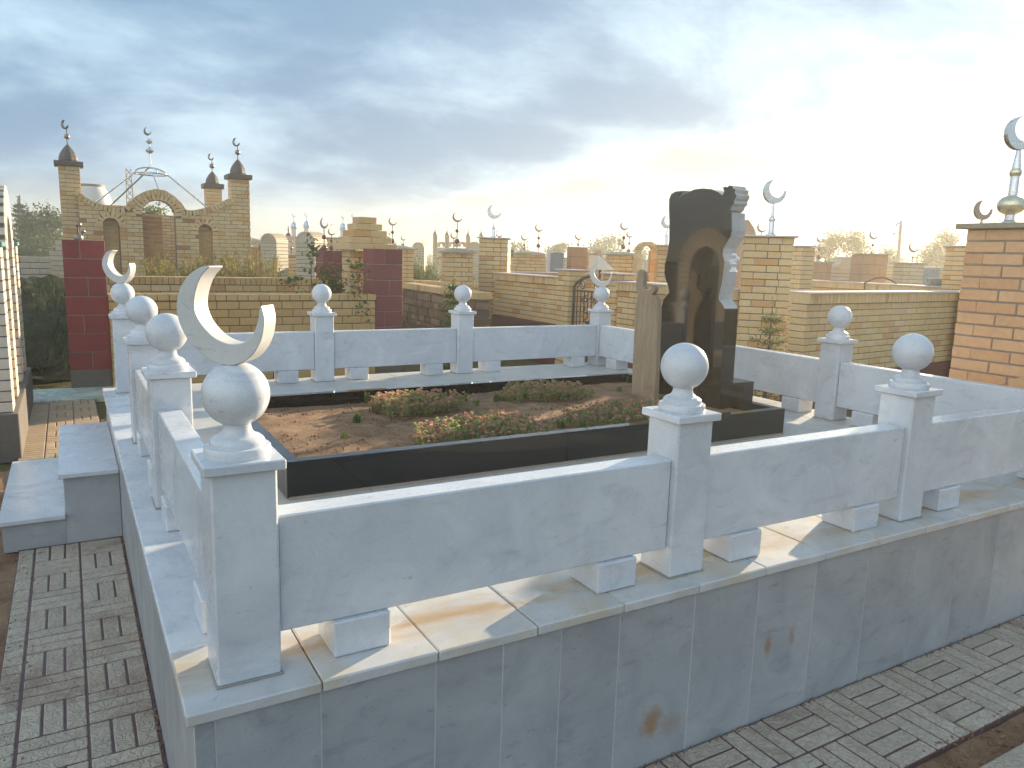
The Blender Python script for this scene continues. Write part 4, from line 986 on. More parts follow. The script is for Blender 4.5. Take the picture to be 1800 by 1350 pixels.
finial(876, 16, 405, 418, (), 440, 'small crescent just right of the tall pillar with steel crescent', face=30)

# rubble wall by the conifer
p0 = at(712, 497, 14.6); p1 = at(782, 507, 12.8); T = thing('rubble_wall', ((p0.x + p1.x) / 2, (p0.y + p1.y) / 2, GZ), 'rough brown rubble stone wall with a brick top, right of the maroon pillar', 'wall')
a2, b2 = Vector((p0.x, p0.y)), Vector((p1.x, p1.y)); e = (b2 - a2).normalized(); Lw = (b2 - a2).length + 1.6
b2 = a2 + e * Lw; core_run(T, a2, b2, .24, GZ - .03, .33, 'mortar_dark', .03); B = Bricks(T, 'stone'); z = GZ
while z < .32:
    h = random.uniform(.09, .16); h = min(h, .335 - z); x = 0
    while x < Lw - .05:
        w_ = min(random.uniform(.12, .34), Lw - x); cc = a2 + e * (x + w_ / 2)
        B.one((cc.x, cc.y, z + h / 2), w_ - .02, .24 + random.uniform(-.03, .04), max(h - .018, .02), math.atan2(e.y, e.x) + random.uniform(-.04, .04), 'rubble', (random.uniform(-.05, .05), random.uniform(-.06, .06), math.atan2(e.y, e.x) + random.uniform(-.05, .05))); x += w_
    z += h
B.emit(260); B = Bricks(T); soldier(B, a2, b2, .27, .34, .445, 'brick_yellow', .075); B.emit()
pa = at(700, 491, 16.5); pb = at(865, 493, 15.5); T = thing('brick_wall', ((pa.x + pb.x) / 2, (pa.y + pb.y) / 2, GZ), 'low brick wall running behind the conifer pillar', 'wall', 'brick walls around the graves')
core_run(T, (pa.x, pa.y), (pb.x, pb.y), .2, GZ - .03, .42, 'mortar_dark'); B = Bricks(T); run(B, (pa.x, pa.y), (pb.x, pb.y), .2, 0, .33, 'brick_yellow', .08, .25); soldier(B, (pa.x, pa.y), (pb.x, pb.y), .24, .335, .43, 'brick_yellow'); B.emit(100)

# low cream wall at far left
T = thing('brick_wall', (-1, 11.6, GZ), 'cream brick wall with stepped end pier on a red plinth, behind the arch monument', 'wall', 'brick walls around the graves')
pl = at(20, 452, 11.6); pr = at(92, 452, 11.6); yy = pr.y
core_run(T, (pl.x - 1.5, yy), (pr.x, yy), .2, GZ - .03, pr.z, 'mortar_dark'); B = Bricks(T); run(B, (pl.x - 1.5, yy), (pr.x, yy), .2, .42, pr.z + .005, 'brick_cream', .08, .25)
z2 = at(100, 441, 11.6).z; run(B, (pr.x - .04, yy), (pr.x + .24, yy), .25, .42, z2, 'brick_cream', .08, .25); z3 = at(104, 422, 11.6).z; run(B, (pr.x + .05, yy), (pr.x + .20, yy), .22, z2 + .004, z3, 'brick_cream', .08, .25); B.emit(200)
slab(T, 'plinth', ((pl.x + pr.x) / 2 - .6, yy), pr.x - pl.x + 2.4, .27, GZ - .03, .415, 'plinth_red')
m, hh_ = soil_sheet('s', -2.6, -.02, 8.35, 11.4, GZ + .05, .16, .06, 31)
m.v = [(x_, y_, z_ + max(0, (y_ - 8.35) / 3.05) * 1.05 * math.sin(min(1, max(0, (x_ + 2.6) / 1.0)) * 1.57)) for x_, y_, z_ in m.v]
clods(m, 260, -1.4, -.1, 8.5, 10.4, GZ + .16, .02, .09, np.random.default_rng(32)); tag(m.build('soil_mound', 'soil_dark'), kind='structure')
m = MB(); rg_ = random.Random(300)
for i in range(520):
    x_, y_ = rg_.uniform(-.9, -.05), rg_.uniform(8.45, 11.2); z_ = GZ + .03 + (y_ - 8.35) / 3.05 * 1.0; h_ = rg_.uniform(.05, .20); a_ = rg_.uniform(0, 6.28); w_ = rg_.uniform(.004, .011); s_ = rg_.uniform(.1, .8) * h_
    cx_, sx_ = math.cos(a_), math.sin(a_)
    m.add([(x_ - sx_ * w_, y_ + cx_ * w_, z_), (x_ + sx_ * w_, y_ - cx_ * w_, z_), (x_ + cx_ * s_ * .5 + sx_ * w_, y_ + sx_ * s_ * .5 - cx_ * w_, z_ + h_ * .6), (x_ + cx_ * s_ * .5 - sx_ * w_, y_ + sx_ * s_ * .5 + cx_ * w_, z_ + h_ * .6), (x_ + cx_ * s_, y_ + sx_ * s_, z_ + h_)], [(0, 1, 2, 3), (3, 2, 4)])
tag(m.build('weeds', 'leaf_dark'), kind='stuff')

# ------------------------------------------------------------------ mausoleum
MY = 17.6; MT = .30
T = thing('mausoleum', (1.7, MY, GZ), 'yellow brick mausoleum with arched front, dark-capped corner towers and an open metal dome frame', 'mausoleum')
prof = [(136,333),(149.7,345.7),(168.7,356),(189.8,362.6),(211,365.7),(218,364.7),(227.8,354),(240.4,343.6),(257.3,335),(274.2,332),(291,335),(308,345.7),(320.7,358.3),(327,369),(337.5,370),(354.4,366.8),(375.5,361.5),(392.4,354),(407,346.7)]
PR = [on_y(*p, MY) for p in prof]; PR = [(p.x, p.z) for p in PR]
def topz(x):
    for (x0, z0), (x1, z1) in zip(PR, PR[1:]):
        if x0 <= x <= x1: return z0 + (z1 - z0) * (x - x0) / (x1 - x0)
    return PR[0][1] if x < PR[0][0] else PR[-1][1]
def mq(px, py): p = on_y(px, py, MY); return p.x, p.z
ARCH = []                                                              # (centre x, spring z, inner radius, voussoir depth)
for pxc, pyc, ri in ((195, 396, 12), (361, 406, 11.5)):
    x, z = mq(pxc, pyc); ARCH.append((x, z, ri * 17.2 / FPX, .14))
x, z = mq(279, 379); ARCH.append((x, z, 26 * 17.4 / FPX, .15))
def hole(x, z, pad=0.0):
    for cx, cz, ri, _ in ARCH:
        if abs(x - cx) < ri + pad and z < cz + .001: return True
        if z >= cz and (x - cx) ** 2 + (z - cz) ** 2 < (ri + pad) ** 2: return True
    return False
def ring(x, z):
    for cx, cz, ri, vd in ARCH:
        if z >= cz and ri ** 2 <= (x - cx) ** 2 + (z - cz) ** 2 < (ri + vd - .03) ** 2: return True
    return False
B = Bricks(T); X0, X1 = PR[0][0], PR[-1][0]
band = .12
nc = round((2.3 - GZ) / .088)
for k in range(nc):
    z = GZ + (k + .5) * .088; xs_ = np.arange(X0, X1, .01); ok = [z - .02 < topz(x_) - band and not hole(x_, z, .005) and not ring(x_, z) for x_ in xs_]
    i_ = 0
    while i_ < len(ok):
        if not ok[i_]: i_ += 1; continue
        j_ = i_
        while j_ < len(ok) and ok[j_]: j_ += 1
        xa, xb = xs_[i_], X0 + .01 * j_; i_ = j_
        if xb - xa < .04: continue
        x = xa; grid = X0 + (.13 if k % 2 else 0)
        while x < xb - .01:
            nx_ = min(xb, grid + .26 * (math.floor((x - grid) / .26 + 1e-6) + 1))
            if xb - nx_ < .04: nx_ = xb
            if nx_ - x < .04: nx_ = min(xb, nx_ + .26)
            B.one(((x + nx_) / 2, MY + MT / 2 + random.uniform(-.002, .002), z), nx_ - x - .009, MT, .079, 0, 'brick_rust' if random.random() < .04 else 'brick_yellow'); x = nx_
for (x0, z0), (x1, z1) in zip(PR, PR[1:]):                             # upright course following the curved top
    L_ = math.hypot(x1 - x0, z1 - z0); n = max(1, round(L_ / .08)); a = math.atan2(z1 - z0, x1 - x0)
    for k in range(n):
        t_ = (k + .5) / n; B.one((x0 + (x1 - x0) * t_ + math.sin(a) * band / 2, MY + MT / 2, z0 + (z1 - z0) * t_ - math.cos(a) * band / 2), L_ / n - .010, MT + .05, band, 0, 'brick_yellow', (0, -a, 0))
for cx, cz, ri, vd in ARCH:
    n = round(math.pi * (ri + vd / 2) / .085)
    for k in range(n):
        a = math.pi * (k + .5) / n; r_ = ri + vd / 2; B.one((cx + r_ * math.cos(a), MY + MT / 2, cz + r_ * math.sin(a)), vd - .008, MT + .04, math.pi * r_ / n - .018, 0, 'brick_yellow', (0, -a, 0))
m = MB(); x = X0                                                       # mortar body in narrow columns, open at the arches
while x < X1:
    xm = x + .02; cuts = [(cx, cz, ri) for cx, cz, ri, _ in ARCH if abs(xm - cx) < ri]
    zlo = GZ
    if cuts: cx, cz, ri = cuts[0]; zlo = cz + math.sqrt(max(ri * ri - (xm - cx) ** 2, 0))
    if topz(xm) - .02 > zlo: m.box(x, x + .0399, MY + .012, MY + MT - .012, zlo, topz(xm) - .02)
    x += .04
m.build('mortar_core', 'mortar_dark', T)
for i, (cx, cz, ri, vd) in enumerate(ARCH[:2]):                        # recessed backs of the blind arches
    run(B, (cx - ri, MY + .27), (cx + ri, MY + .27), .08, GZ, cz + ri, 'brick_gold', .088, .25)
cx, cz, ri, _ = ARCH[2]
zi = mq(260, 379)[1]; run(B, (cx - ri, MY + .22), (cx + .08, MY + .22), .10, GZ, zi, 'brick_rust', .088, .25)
B.emit(300)
rear = MB(); rear.box(X0, cx - .10, MY + 3.0, MY + 3.25, GZ, zi + .32); rear.box(cx - .10, cx + .75, MY + 3.0, MY + 3.25, GZ, cz + .12); rear.box(cx + .75, X1, MY + 3.0, MY + 3.25, GZ, zi + .3); rear.build('rear_wall', 'brick_far', T)
sw = MB(); sw.box(X0 - .1, X0 + .15, MY + .4, MY + 3.0, GZ, 1.25); sw.build('side_wall', 'brick_far', T); sw = MB(); sw.box(X1 - .15, X1 + .1, MY + .4, MY + 3.0, GZ, 1.25); sw.build('side_wall', 'brick_far', T)
def tower(px, capy, wpx, dep, label, domeh, ballY, c0, c1, capw, bricks=True):
    c = at(px, capy, dep); a = wpx * dep / FPX; s = dep / FPX
    tc = core_box(T, (c.x, c.y), a, GZ, c.z - .01, 'mortar_dark', name='tower'); B = Bricks(tc); pillar(B, (c.x, c.y), a, GZ, c.z, 'brick_yellow', 0, .088, .25, .12); B.emit(0 if not bricks else 90)
    cw = capw * s; slab(tc, 'tower_cap', (c.x, c.y), cw, cw, c.z + .001, c.z + 8 * s, 'roof_dark', 0, .01)
    h = domeh * s; r_ = cw * .32; zb_ = c.z + 8 * s
    m = MB(); m.lathe([(r_, 0), (r_ * 1.06, h * .12), (r_ * 1.02, h * .28), (r_ * .84, h * .5), (r_ * .55, h * .72), (r_ * .25, h * .9), (.012, h), (.010, h * 1.3)], (c.x, c.y, zb_), 10, 0, False); m.build('onion_dome', 'roof_dark', tc)
    m = MB(); m.tube([(c.x, c.y, zb_ + h), (c.x, c.y, at(px, c1, dep).z + .01)], .010, 6); m.build('spire', 'dark_metal', tc)
    m = MB(); m.ball((c.x, c.y, at(px, ballY, dep).z), 4.6 * s, 16, 10); m.build('spire_ball', 'bronze', tc)
    rr = (c1 - c0) * s / 1.93; O, I = crescent2(r2=.88, off=.26, ang=42); z_ = at(px, c1, dep).z + rr; fa = R(55)
    m = MB(); m.strip([(u * rr, w * rr) for u, w in O], [(u * rr, w * rr) for u, w in I], lambda u, w, q: (c.x - .25 * rr + u * math.cos(fa) - q * math.sin(fa), c.y - u * math.sin(fa) - q * math.cos(fa), z_ + w), -.02, .02); m.build('spire_crescent', 'dark_metal', tc)
tower(121, 293, 33, 16.5, '', 30, 241.5, 214, 229, 45)
tower(419, 316, 31, 18.1, '', 27, 269, 245, 259, 41)
tower(374, 332, 26, 21.2, '', 22, 292.5, 272, 283, 34, False)
dd = 19.2; s = dd / FPX; cen = at(265, 306, dd); rad = 27 * s
m = MB(); m.tube([(cen.x + rad * math.cos(a * .2618), cen.y + rad * math.sin(a * .2618), cen.z) for a in range(25)], .022, 8); m.build('dome_ring', 'steel', T)
for a in (0.3, 1.87):
    m = MB(); m.tube([(cen.x + rad * math.cos(a) * math.cos(t_ * .314), cen.y + rad * math.sin(a) * math.cos(t_ * .314), cen.z + 11 * s * math.sin(t_ * .314)) for t_ in range(11)], .018, 8); m.build('dome_rib', 'steel', T)
for (px, py, dp) in ((180, 352, 18.9), (200, 358, 20.6), (282, 345, 17.9), (359, 365, 19.6)):
    e_ = at(px, py, dp); dv = Vector((e_.x - cen.x, e_.y - cen.y)).normalized()
    m = MB(); m.tube([(cen.x + dv.x * rad, cen.y + dv.y * rad, cen.z), (e_.x + .25 * (e_.x - cen.x), e_.y + .25 * (e_.y - cen.y), e_.z + .25 * (e_.z - cen.z))], .020, 8); m.build('dome_leg', 'steel', T)
m = MB(); m.tube([(cen.x, cen.y, cen.z + 9 * s), (cen.x, cen.y, at(265, 239, dd).z)], .018, 8); m.build('spire', 'steel', T)
for y_, r_ in ((266, 7), (250.5, 5.5)):
    m = MB(); rp = r_ * s; m.lathe([(.012, -rp * .75), (rp * .6, -rp * .5), (rp, 0), (rp * .75, rp * .35), (rp * .3, rp * .75), (.012, rp * 1.2)], (cen.x, cen.y, at(265, y_, dd).z), 16); m.build('spire_ball', 'steel', T)
rr = 7 * s; O, I = crescent2(); z_ = at(265, 240, dd).z + rr
m = MB(); m.strip([(u * rr, w * rr) for u, w in O], [(u * rr, w * rr) for u, w in I], lambda u, w, q: (cen.x - .3 * rr + u * .8, cen.y - u * .6 - q, z_ + w), -.02, .02); m.build('spire_crescent', 'dark_metal', T)

c = at(162, 350, 26); s = 26 / FPX
T = thing('domed_tomb', (c.x, c.y, GZ), 'pale truncated dome rising behind the mausoleum parapet', 'tomb')
m = MB(); m.lathe([(34 * s, GZ - c.z), (34 * s, -15 * s), (32 * s, -6 * s), (27 * s, 10 * s), (21 * s, 20 * s), (19.5 * s, 22 * s)], c, 30); m.build('dome', 'tank_white', T)
m = MB(); m.lathe([(20.5 * s, 20 * s), (21 * s, 24.5 * s), (17 * s, 25.5 * s), (.01, 25 * s)], c, 30); m.build('rim', 'cap_stone', T)
c = at(233, 432, 60); T = thing('lattice_mast', (c.x, c.y, GZ), 'slim steel lattice mast far behind the mausoleum', 'mast')
zt = at(231, 299, 60).z; m = MB()
for sx, sy in ((-1, -1), (1, -1), (1, 1), (-1, 1)): m.tube([(c.x + sx * .38, c.y + sy * .38, GZ), (c.x + sx * .17, c.y + sy * .17, zt)], .025, 4)
m.build('mast_legs', 'dark_metal', T); m = MB(); nb = 14
for k in range(nb):
    z0_, z1_ = GZ + (zt - GZ) * k / nb, GZ + (zt - GZ) * (k + 1) / nb; w0, w1 = .38 - .21 * k / nb, .38 - .21 * (k + 1) / nb
    for sy in (-1, 1): m.tube([(c.x - w0, c.y + sy * w0, z0_), (c.x + w1, c.y + sy * w1, z1_)], .018, 4); m.tube([(c.x + w0, c.y + sy * w0, z0_), (c.x - w1, c.y + sy * w1, z1_)], .018, 4)
o = m.build('bracing', 'dark_metal', T)

# ------------------------------------------------------------------ plants
def leaves_mesh(P_, size, mat_n, rg, aspect=.5, updir=0.0):
    n = len(P_); dv = rg.normal(0, 1, (n, 3)); dv[:, 2] += updir * 2; dv /= np.linalg.norm(dv, axis=1)[:, None]
    nv_ = np.cross(dv, rg.normal(0, 1, (n, 3))); nv_ /= np.linalg.norm(nv_, axis=1)[:, None] + 1e-9
    s = size * rg.uniform(.6, 1.3, (n, 1)); a = P_ - dv * s / 2; c = P_ + dv * s / 2; b_ = P_ + nv_ * s * aspect / 2; d_ = P_ - nv_ * s * aspect / 2
    V = np.stack([a, b_, c, d_], 1).reshape(-1, 3); F = np.arange(4 * n).reshape(-1, 4); return V, F
def raw(name, V, F, mat, parent, off):
    me = bpy.data.meshes.new(name); me.from_pydata((V - np.array(off)).tolist(), [], F.tolist()); me.materials.append(MATS[mat]); me.update()
    o = bpy.data.objects.new(name, me); COL.objects.link(o); o.parent = parent; return o
def tree(base, h, rx, label, seed, mat, n=2600, leaf=.12, clumps=26, low=.30, name='tree', group=None, trunk=.05, aspect=.5):
    rg = np.random.default_rng(seed); T = thing(name, base, label, 'tree' if 'tree' in name else 'shrub', group); bx, by, bz = base
    C = []; rn = random.Random(seed)
    m = MB(); tp = [(bx, by, bz - .1)]; 
    for k in range(1, 6): tp.append((bx + rn.gauss(0, rx * .05), by + rn.gauss(0, rx * .05), bz + h * .85 * k / 5))
    m.tube(tp, [trunk * h * .5 * (1 - .16 * k) for k in range(6)], 7)
    for k in range(clumps):
        th = rg.uniform(0, 6.28); f_ = rg.uniform(low, 1.0); prof_ = math.sin(math.pi * (.18 + .78 * (f_ - low) / (1 - low))) ; r_ = rx * prof_ * math.sqrt(rg.random())
        c = np.array((bx + r_ * math.cos(th), by + r_ * math.sin(th), bz + h * f_)); C.append(c)
        k0 = tp[min(5, max(1, int(f_ * 5)))]; m.tube([k0, ((k0[0] + c[0]) / 2, (k0[1] + c[1]) / 2, (k0[2] + c[2]) / 2 + .02 * h), tuple(c)], [trunk * h * .14, trunk * h * .09, trunk * h * .04], 5)
    m.build('trunk', 'bark', T)
    per = n // clumps; PP = np.concatenate([c + rg.normal(0, 1, (per, 3)) * np.array((rx * .20, rx * .20, h * .075)) * rg.uniform(.6, 1.3) for c in C])
    V, F = leaves_mesh(PP, leaf, mat, rg, aspect); raw('crown', V, F, mat, T, base); return T
def conifer(base, h, r, label, seed, mat='leaf_conifer', tiers=12, group=None, needle=.05, per=9, fill=26, name='conifer_tree'):
    rg = np.random.default_rng(seed); T = thing(name, base, label, 'tree', group); bx, by, bz = base
    m = MB(); m.tube([(bx, by, bz - .05), (bx, by, bz + h * .5), (bx, by, bz + h)], [.022 * h, .013 * h, .003 * h], 7)
    P_ = []
    for k in range(tiers):
        f_ = k / tiers; z = bz + h * (.06 + .92 * f_); L_ = r * (1 - f_) ** .85 + .02 * h
        for q in range(per):
            a = q * 6.283 / per + k * .7 + rg.normal(0, .12); up = .28 + .35 * f_; LL = L_ * rg.uniform(.75, 1.1)
            e_ = np.array((bx + LL * math.cos(a), by + LL * math.sin(a), z + LL * up * .5)); b0_ = np.array((bx, by, z)); m.tube([tuple(b0_), tuple(e_)], [.006 * h, .002 * h], 4)
            t_ = rg.uniform(.15, 1.05, (fill, 1)); P_.append(b0_ + (e_ - b0_) * t_ + rg.normal(0, .02 * h, (fill, 3)) * np.array((1, 1, .6)))
    P_.append(np.array((bx, by, bz + h)) + rg.normal(0, 1, (24, 3)) * np.array((.008, .008, .04)) * h)
    m.build('trunk', 'bark', T); P_ = np.concatenate(P_); V, F = leaves_mesh(P_, needle, mat, rg, .22); raw('crown', V, F, mat, T, base); return T
def plume(base, h, r, label, seed, mat, n=70, per=46, leaf=.10, group=None, lean=.28, cat='shrub', name='shrub', aspect=.16):
    """feathery shrub of upright sprays"""
    rg = np.random.default_rng(seed); T = thing(name, base, label, cat, group); bx, by, bz = base; P_ = []; m = MB()
    for k in range(n):
        a = rg.uniform(0, 6.28); r0 = r * .75 * math.sqrt(rg.random()); hh = h * rg.uniform(.5, 1.05) * (1 - .3 * r0 / r); s0 = np.array((bx + r0 * math.cos(a), by + r0 * math.sin(a), bz))
        e_ = s0 + np.array((math.cos(a) * lean * hh * rg.uniform(.1, 1), math.sin(a) * lean * hh * rg.uniform(.1, 1), hh)); t_ = rg.uniform(.12, 1, (per, 1)) ** .8
        P_.append(s0 + (e_ - s0) * t_ + rg.normal(0, .045 * h, (per, 3)) * (1.1 - t_ * .7)); m.tube([tuple(s0), tuple(e_)], [.006, .002], 3)
    m.build('stems', 'bark', T); P_ = np.concatenate(P_); V, F = leaves_mesh(P_, leaf, mat, rg, aspect, 1.0); raw('foliage', V, F, mat, T, base); return T
def gpt(px, dep, z=GZ): p = at(px, 440, dep); return (p.x, p.y, z)
gB = 'feathery shrubs by the graves'
plume(gpt(318, 14.2), 1.62, .62, 'olive feathery shrub in front of the mausoleum, left of the pair', 61, 'leaf_olive', 120, 90, .085, gB)
plume(gpt(372, 13.4), 1.50, .60, 'olive feathery shrub in front of the mausoleum right niche', 62, 'leaf_olive', 120, 90, .085, gB)
plume(gpt(437, 13.2), 1.70, .58, 'tall yellow-green feathery shrub right of the mausoleum', 63, 'leaf_olive', 130, 90, .085, gB)
plume(gpt(495, 12.8), 1.22, .50, 'low green feathery shrub below the round-topped brick walls', 64, 'leaf_mid', 90, 70, .08, gB)
tree(gpt(549, 9.9, .05), 1.0, .30, 'sparse leafy climber with dark leaves behind the back left ball post', 65, 'leaf_mid', 260, .085, 20, .12, 'shrub', 'leafy shrubs inside the yellow enclosure', .02)
tree(gpt(578, 10.2, 0), .78, .26, 'russet dry shrub left of the stepped pillar', 66, 'leaf_russet', 500, .05, 18, .10, 'shrub', 'leafy shrubs inside the yellow enclosure', .02)
tree(gpt(630, 9.6, 0), .92, .24, 'sparse pale-leaved shrub climbing in front of the stepped pillar', 67, 'leaf_mid', 230, .075, 20, .10, 'shrub', 'leafy shrubs inside the yellow enclosure', .02)
tree(gpt(594, 9.9, 0), .62, .24, 'low dark green shrub behind the golden wall', 68, 'leaf_dark', 380, .07, 16, .08, 'shrub', 'leafy shrubs inside the yellow enclosure', .02)
plume(gpt(735, 17.5), 1.62, .50, 'willowy green shrub right of the maroon pillar', 69, 'leaf_mid', 110, 80, .085, gB)
plume(gpt(768, 17.0), 1.42, .45, 'willowy green shrub left of the conifer pillar', 70, 'leaf_mid', 110, 80, .085, gB)
plume(gpt(838, 17.5), 1.25, .40, 'green shrub glimpsed between the conifer pillar and the tall crescent pillar', 71, 'leaf_mid', 50, 40, .10, gB)
plume(gpt(752, 18.2), 2.05, .28, 'thin tall grey-green shoots right of the maroon pillar', 72, 'leaf_olive', 16, 30, .10, gB, .12)
b0 = at(796, 590, 8.9); conifer((b0.x, b0.y, GZ), at(795, 490, 8.9).z - GZ, .34, 'small dark green conifer in front of the rubble wall', 73, 'leaf_mid', 14, 'young conifers by the graves', .05, 9, 30)
b0 = at(1349, 640, 6.6); conifer((b0.x, b0.y, GZ), at(1349, 537, 6.6).z - GZ, .40, 'young sparse conifer between the headstone and the yellow corner pillar', 74, 'leaf_spruce', 11, 'young conifers by the graves', .04, 7, 46)
gT = 'trees beyond the graves'
tree(gpt(278, 27), 2.75, 1.1, 'green tree glimpsed through the central arch of the mausoleum', 78, 'leaf_mid', 2400, .14, 24, .2, group=gT)
conifer(gpt(40, 48), 4.1, 1.0, 'dark spire-shaped conifer just right of the arch monument', 75, group=gT, needle=.30, fill=22)
conifer(gpt(54, 52), 3.6, 1.1, 'shorter dark conifer beside the spire-shaped one at the left', 76, group=gT, needle=.30, fill=22)
for i, (px, dp, h, rx, lb) in enumerate(((62, 42, 3.0, 1.3, 'dark green broadleaf tree at the left between arch monument and conifer'), (82, 40, 3.2, 1.2, 'dark green broadleaf tree in the middle left of the mausoleum'), (99, 44, 3.2, 1.2, 'dark green broadleaf tree touching the left mausoleum tower'))):
    tree(gpt(px, dp), h, rx, lb, 80 + i, 'leaf_dark', 3000, .17, 28, .12, group=gT)
for i, (px, dp, h, rx, lb, mt) in enumerate(((1462, 36, 3.0, 1.1, 'backlit olive tree at the left of the right-hand pair, behind the red pillar', 'leaf_olive'), (1508, 36, 3.0, 1.2, 'backlit olive tree behind the orange-brown pillar with crescent', 'leaf_olive'), (1566, 40, 2.4, .9, 'small backlit tree left of the utility pole', 'leaf_olive'), (1640, 38, 2.7, 1.2, 'backlit tree right of the utility pole', 'leaf_olive'), (1664, 38, 3.3, .8, 'backlit tree with a leaning top beside the orange pillar', 'leaf_olive'), (1748, 40, 3.7, .9, 'small tree crown peeping over the orange pillar cap', 'leaf_olive'))):
    tree(gpt(px, dp), h, rx, lb, 90 + i, mt, 2600, .16, 26, .2, group=gT)
for i, (px, dp, h, rx, lb) in enumerate(((905, 60, 2.5, 1.5, 'distant dark tree right of the steel crescent pillar'), (985, 60, 2.5, 1.6, 'distant dark tree above the blue-grey headstone'), (1048, 58, 2.8, 1.9, 'distant dark tree left of the twin crescents'), (1075, 62, 3.1, 1.8, 'distant dark tree behind the twin crescents'), (1118, 60, 2.7, 1.4, 'distant dark tree left of the brick arch'), (1213, 50, 3.1, .7, 'thin distant tree behind the black headstone edge'), (674, 60, 2.7, 1.3, 'distant dark tree above the maroon pillar'), (448, 70, 2.3, 1.8, 'distant dark tree right beside the mausoleum tower'), (470, 75, 2.5, 1.6, 'second distant dark tree right of the mausoleum'))):
    tree(gpt(px, dp), h, rx, lb, 110 + i, 'leaf_dark', 1500, .26, 18, .1, group=gT)

# ------------------------------------------------------------------ far graves
gF = 'far grave walls'
def round_wall(px, top, wpx, dep, label, mat='brick_cream', rz=.5, thick=.35, low=None):
    """slab wall with a half-round top, built of brick courses"""
    c = at(px, top, dep); w = wpx * dep / FPX; T = thing('round_topped_monument', (c.x, c.y, GZ), label, 'monument', gF)
    r_ = w / 2; zc_ = c.z - r_; B = Bricks(T); cr, sr = math.cos(rz), math.sin(rz); n = max(3, round((zc_ - GZ) / .08))
    for k in range(n):
        z = GZ + (k + .5) * (zc_ - GZ) / n; B.one((c.x, c.y, z), w, thick, (zc_ - GZ) / n - .01, rz, mat)
    nv = 15
    B.emit(40)
    m = MB(); nn = 22; m.strip([((r_) * math.cos(math.pi * k / nn), r_ * math.sin(math.pi * k / nn)) for k in range(nn + 1)], [(.001 * math.cos(math.pi * k / nn), 0) for k in range(nn + 1)], lambda u, w_, s_: (c.x + u * cr - s_ * sr, c.y + u * sr + s_ * cr, zc_ + w_), -thick / 2, thick / 2); m.build('round_top', mat, T)
    for k in range(nv):                                                # raised courses on the curved back
        a = math.pi * (k + .5) / nv; m = MB(); hw = math.pi * r_ / nv / 2 - .012
        pts = [(r_ + .012, -hw), (r_ + .012, hw), (r_ - .05, hw), (r_ - .05, -hw)]
        m.prism([(p[0] * math.cos(a) - p[1] * math.sin(a), p[0] * math.sin(a) + p[1] * math.cos(a)) for p in pts], lambda u, w_, s_: (c.x + u * cr - s_ * sr, c.y + u * sr + s_ * cr, zc_ + w_), -thick / 2 - .008, thick / 2 + .008); m.build('brick', mat, T)
    m = MB(); m.box(c.x - w / 2 + .01, c.x + w / 2 - .01, c.y - thick / 2 + .01, c.y + thick / 2 - .01, GZ, zc_, rz=rz); m.build('mortar_core', 'mortar_dark', T)
round_wall(482, 411, 34, 17.5, 'round-topped cream brick monument nearest the mausoleum, above the olive shrubs', rz=-.9, thick=.42)
round_wall(547, 408, 40, 15.5, 'round-topped cream brick monument behind the dark-leaved climber', rz=-.9, thick=.42)
round_wall(738, 426, 22, 24, 'small round-topped pale monument behind the willowy shrubs', rz=-.7)
round_wall(836, 425, 22, 24, 'small round-topped pale monument left of the tall crescent pillar', rz=-.7)
round_wall(1484, 452, 44, 17, 'hazy round-topped pale monument in front of the backlit trees', rz=-.2)
def far_box(px0, px1, top, dep, label, mat='brick_far', thick=.4, name='far_enclosure', bottom=GZ):
    a = at(px0, top, dep); b_ = at(px1, top, dep); c = (a + b_) / 2; e_ = (b_ - a); L_ = math.hypot(e_.x, e_.y)
    T = thing(name, (c.x, c.y, bottom), label, 'wall' if 'encl' in name else 'tomb', gF); m = MB(); m.box(c.x - L_ / 2, c.x + L_ / 2, c.y - thick / 2, c.y + thick / 2, bottom - .02, c.z, .004, rz=math.atan2(e_.y, e_.x)); m.build('wall', mat, T)
    m = MB(); m.box(c.x - L_ / 2 - .03, c.x + L_ / 2 + .03, c.y - thick / 2 - .03, c.y + thick / 2 + .03, c.z + .001, c.z + .03, .004, rz=math.atan2(e_.y, e_.x)); m.build('coping', 'cap_stone', T); return T
# small mosque-like tomb with blue domes
T = far_box(500, 640, 419, 30, 'far brick tomb with four slim towers and shining blue domes', name='far_tomb', thick=2.2)
for px, top in ((517, 390), (539, 388), (603, 392), (621, 391)):
    c = at(px, top + 13, 30); s = 30 / FPX
    m = MB(); m.lathe([(4.6 * s, GZ - c.z), (4.6 * s, 0), (6.2 * s, 1.2 * s), (6.2 * s, 2.6 * s), (.01, 2.7 * s)], c, 14, 0); m.build('minaret', 'tank_white', T)
    m = MB(); m.lathe([(5.0 * s, 2.7 * s), (5.4 * s, 5 * s), (4.6 * s, 8.5 * s), (2.6 * s, 11 * s), (.6 * s, 13 * s), (.012, 22 * s)], c, 14, 0); m.build('dome', 'dome_blue', T)
    rr = 3.2 * s; O, I = crescent2(); m = MB(); m.strip([(u * rr, w * rr) for u, w in O], [(u * rr, w * rr) for u, w in I], lambda u, w, q: (c.x + u * .9, c.y - u * .4 - q, c.z + 24 * s + w), -.015, .015); m.build('crescent', 'steel', T)
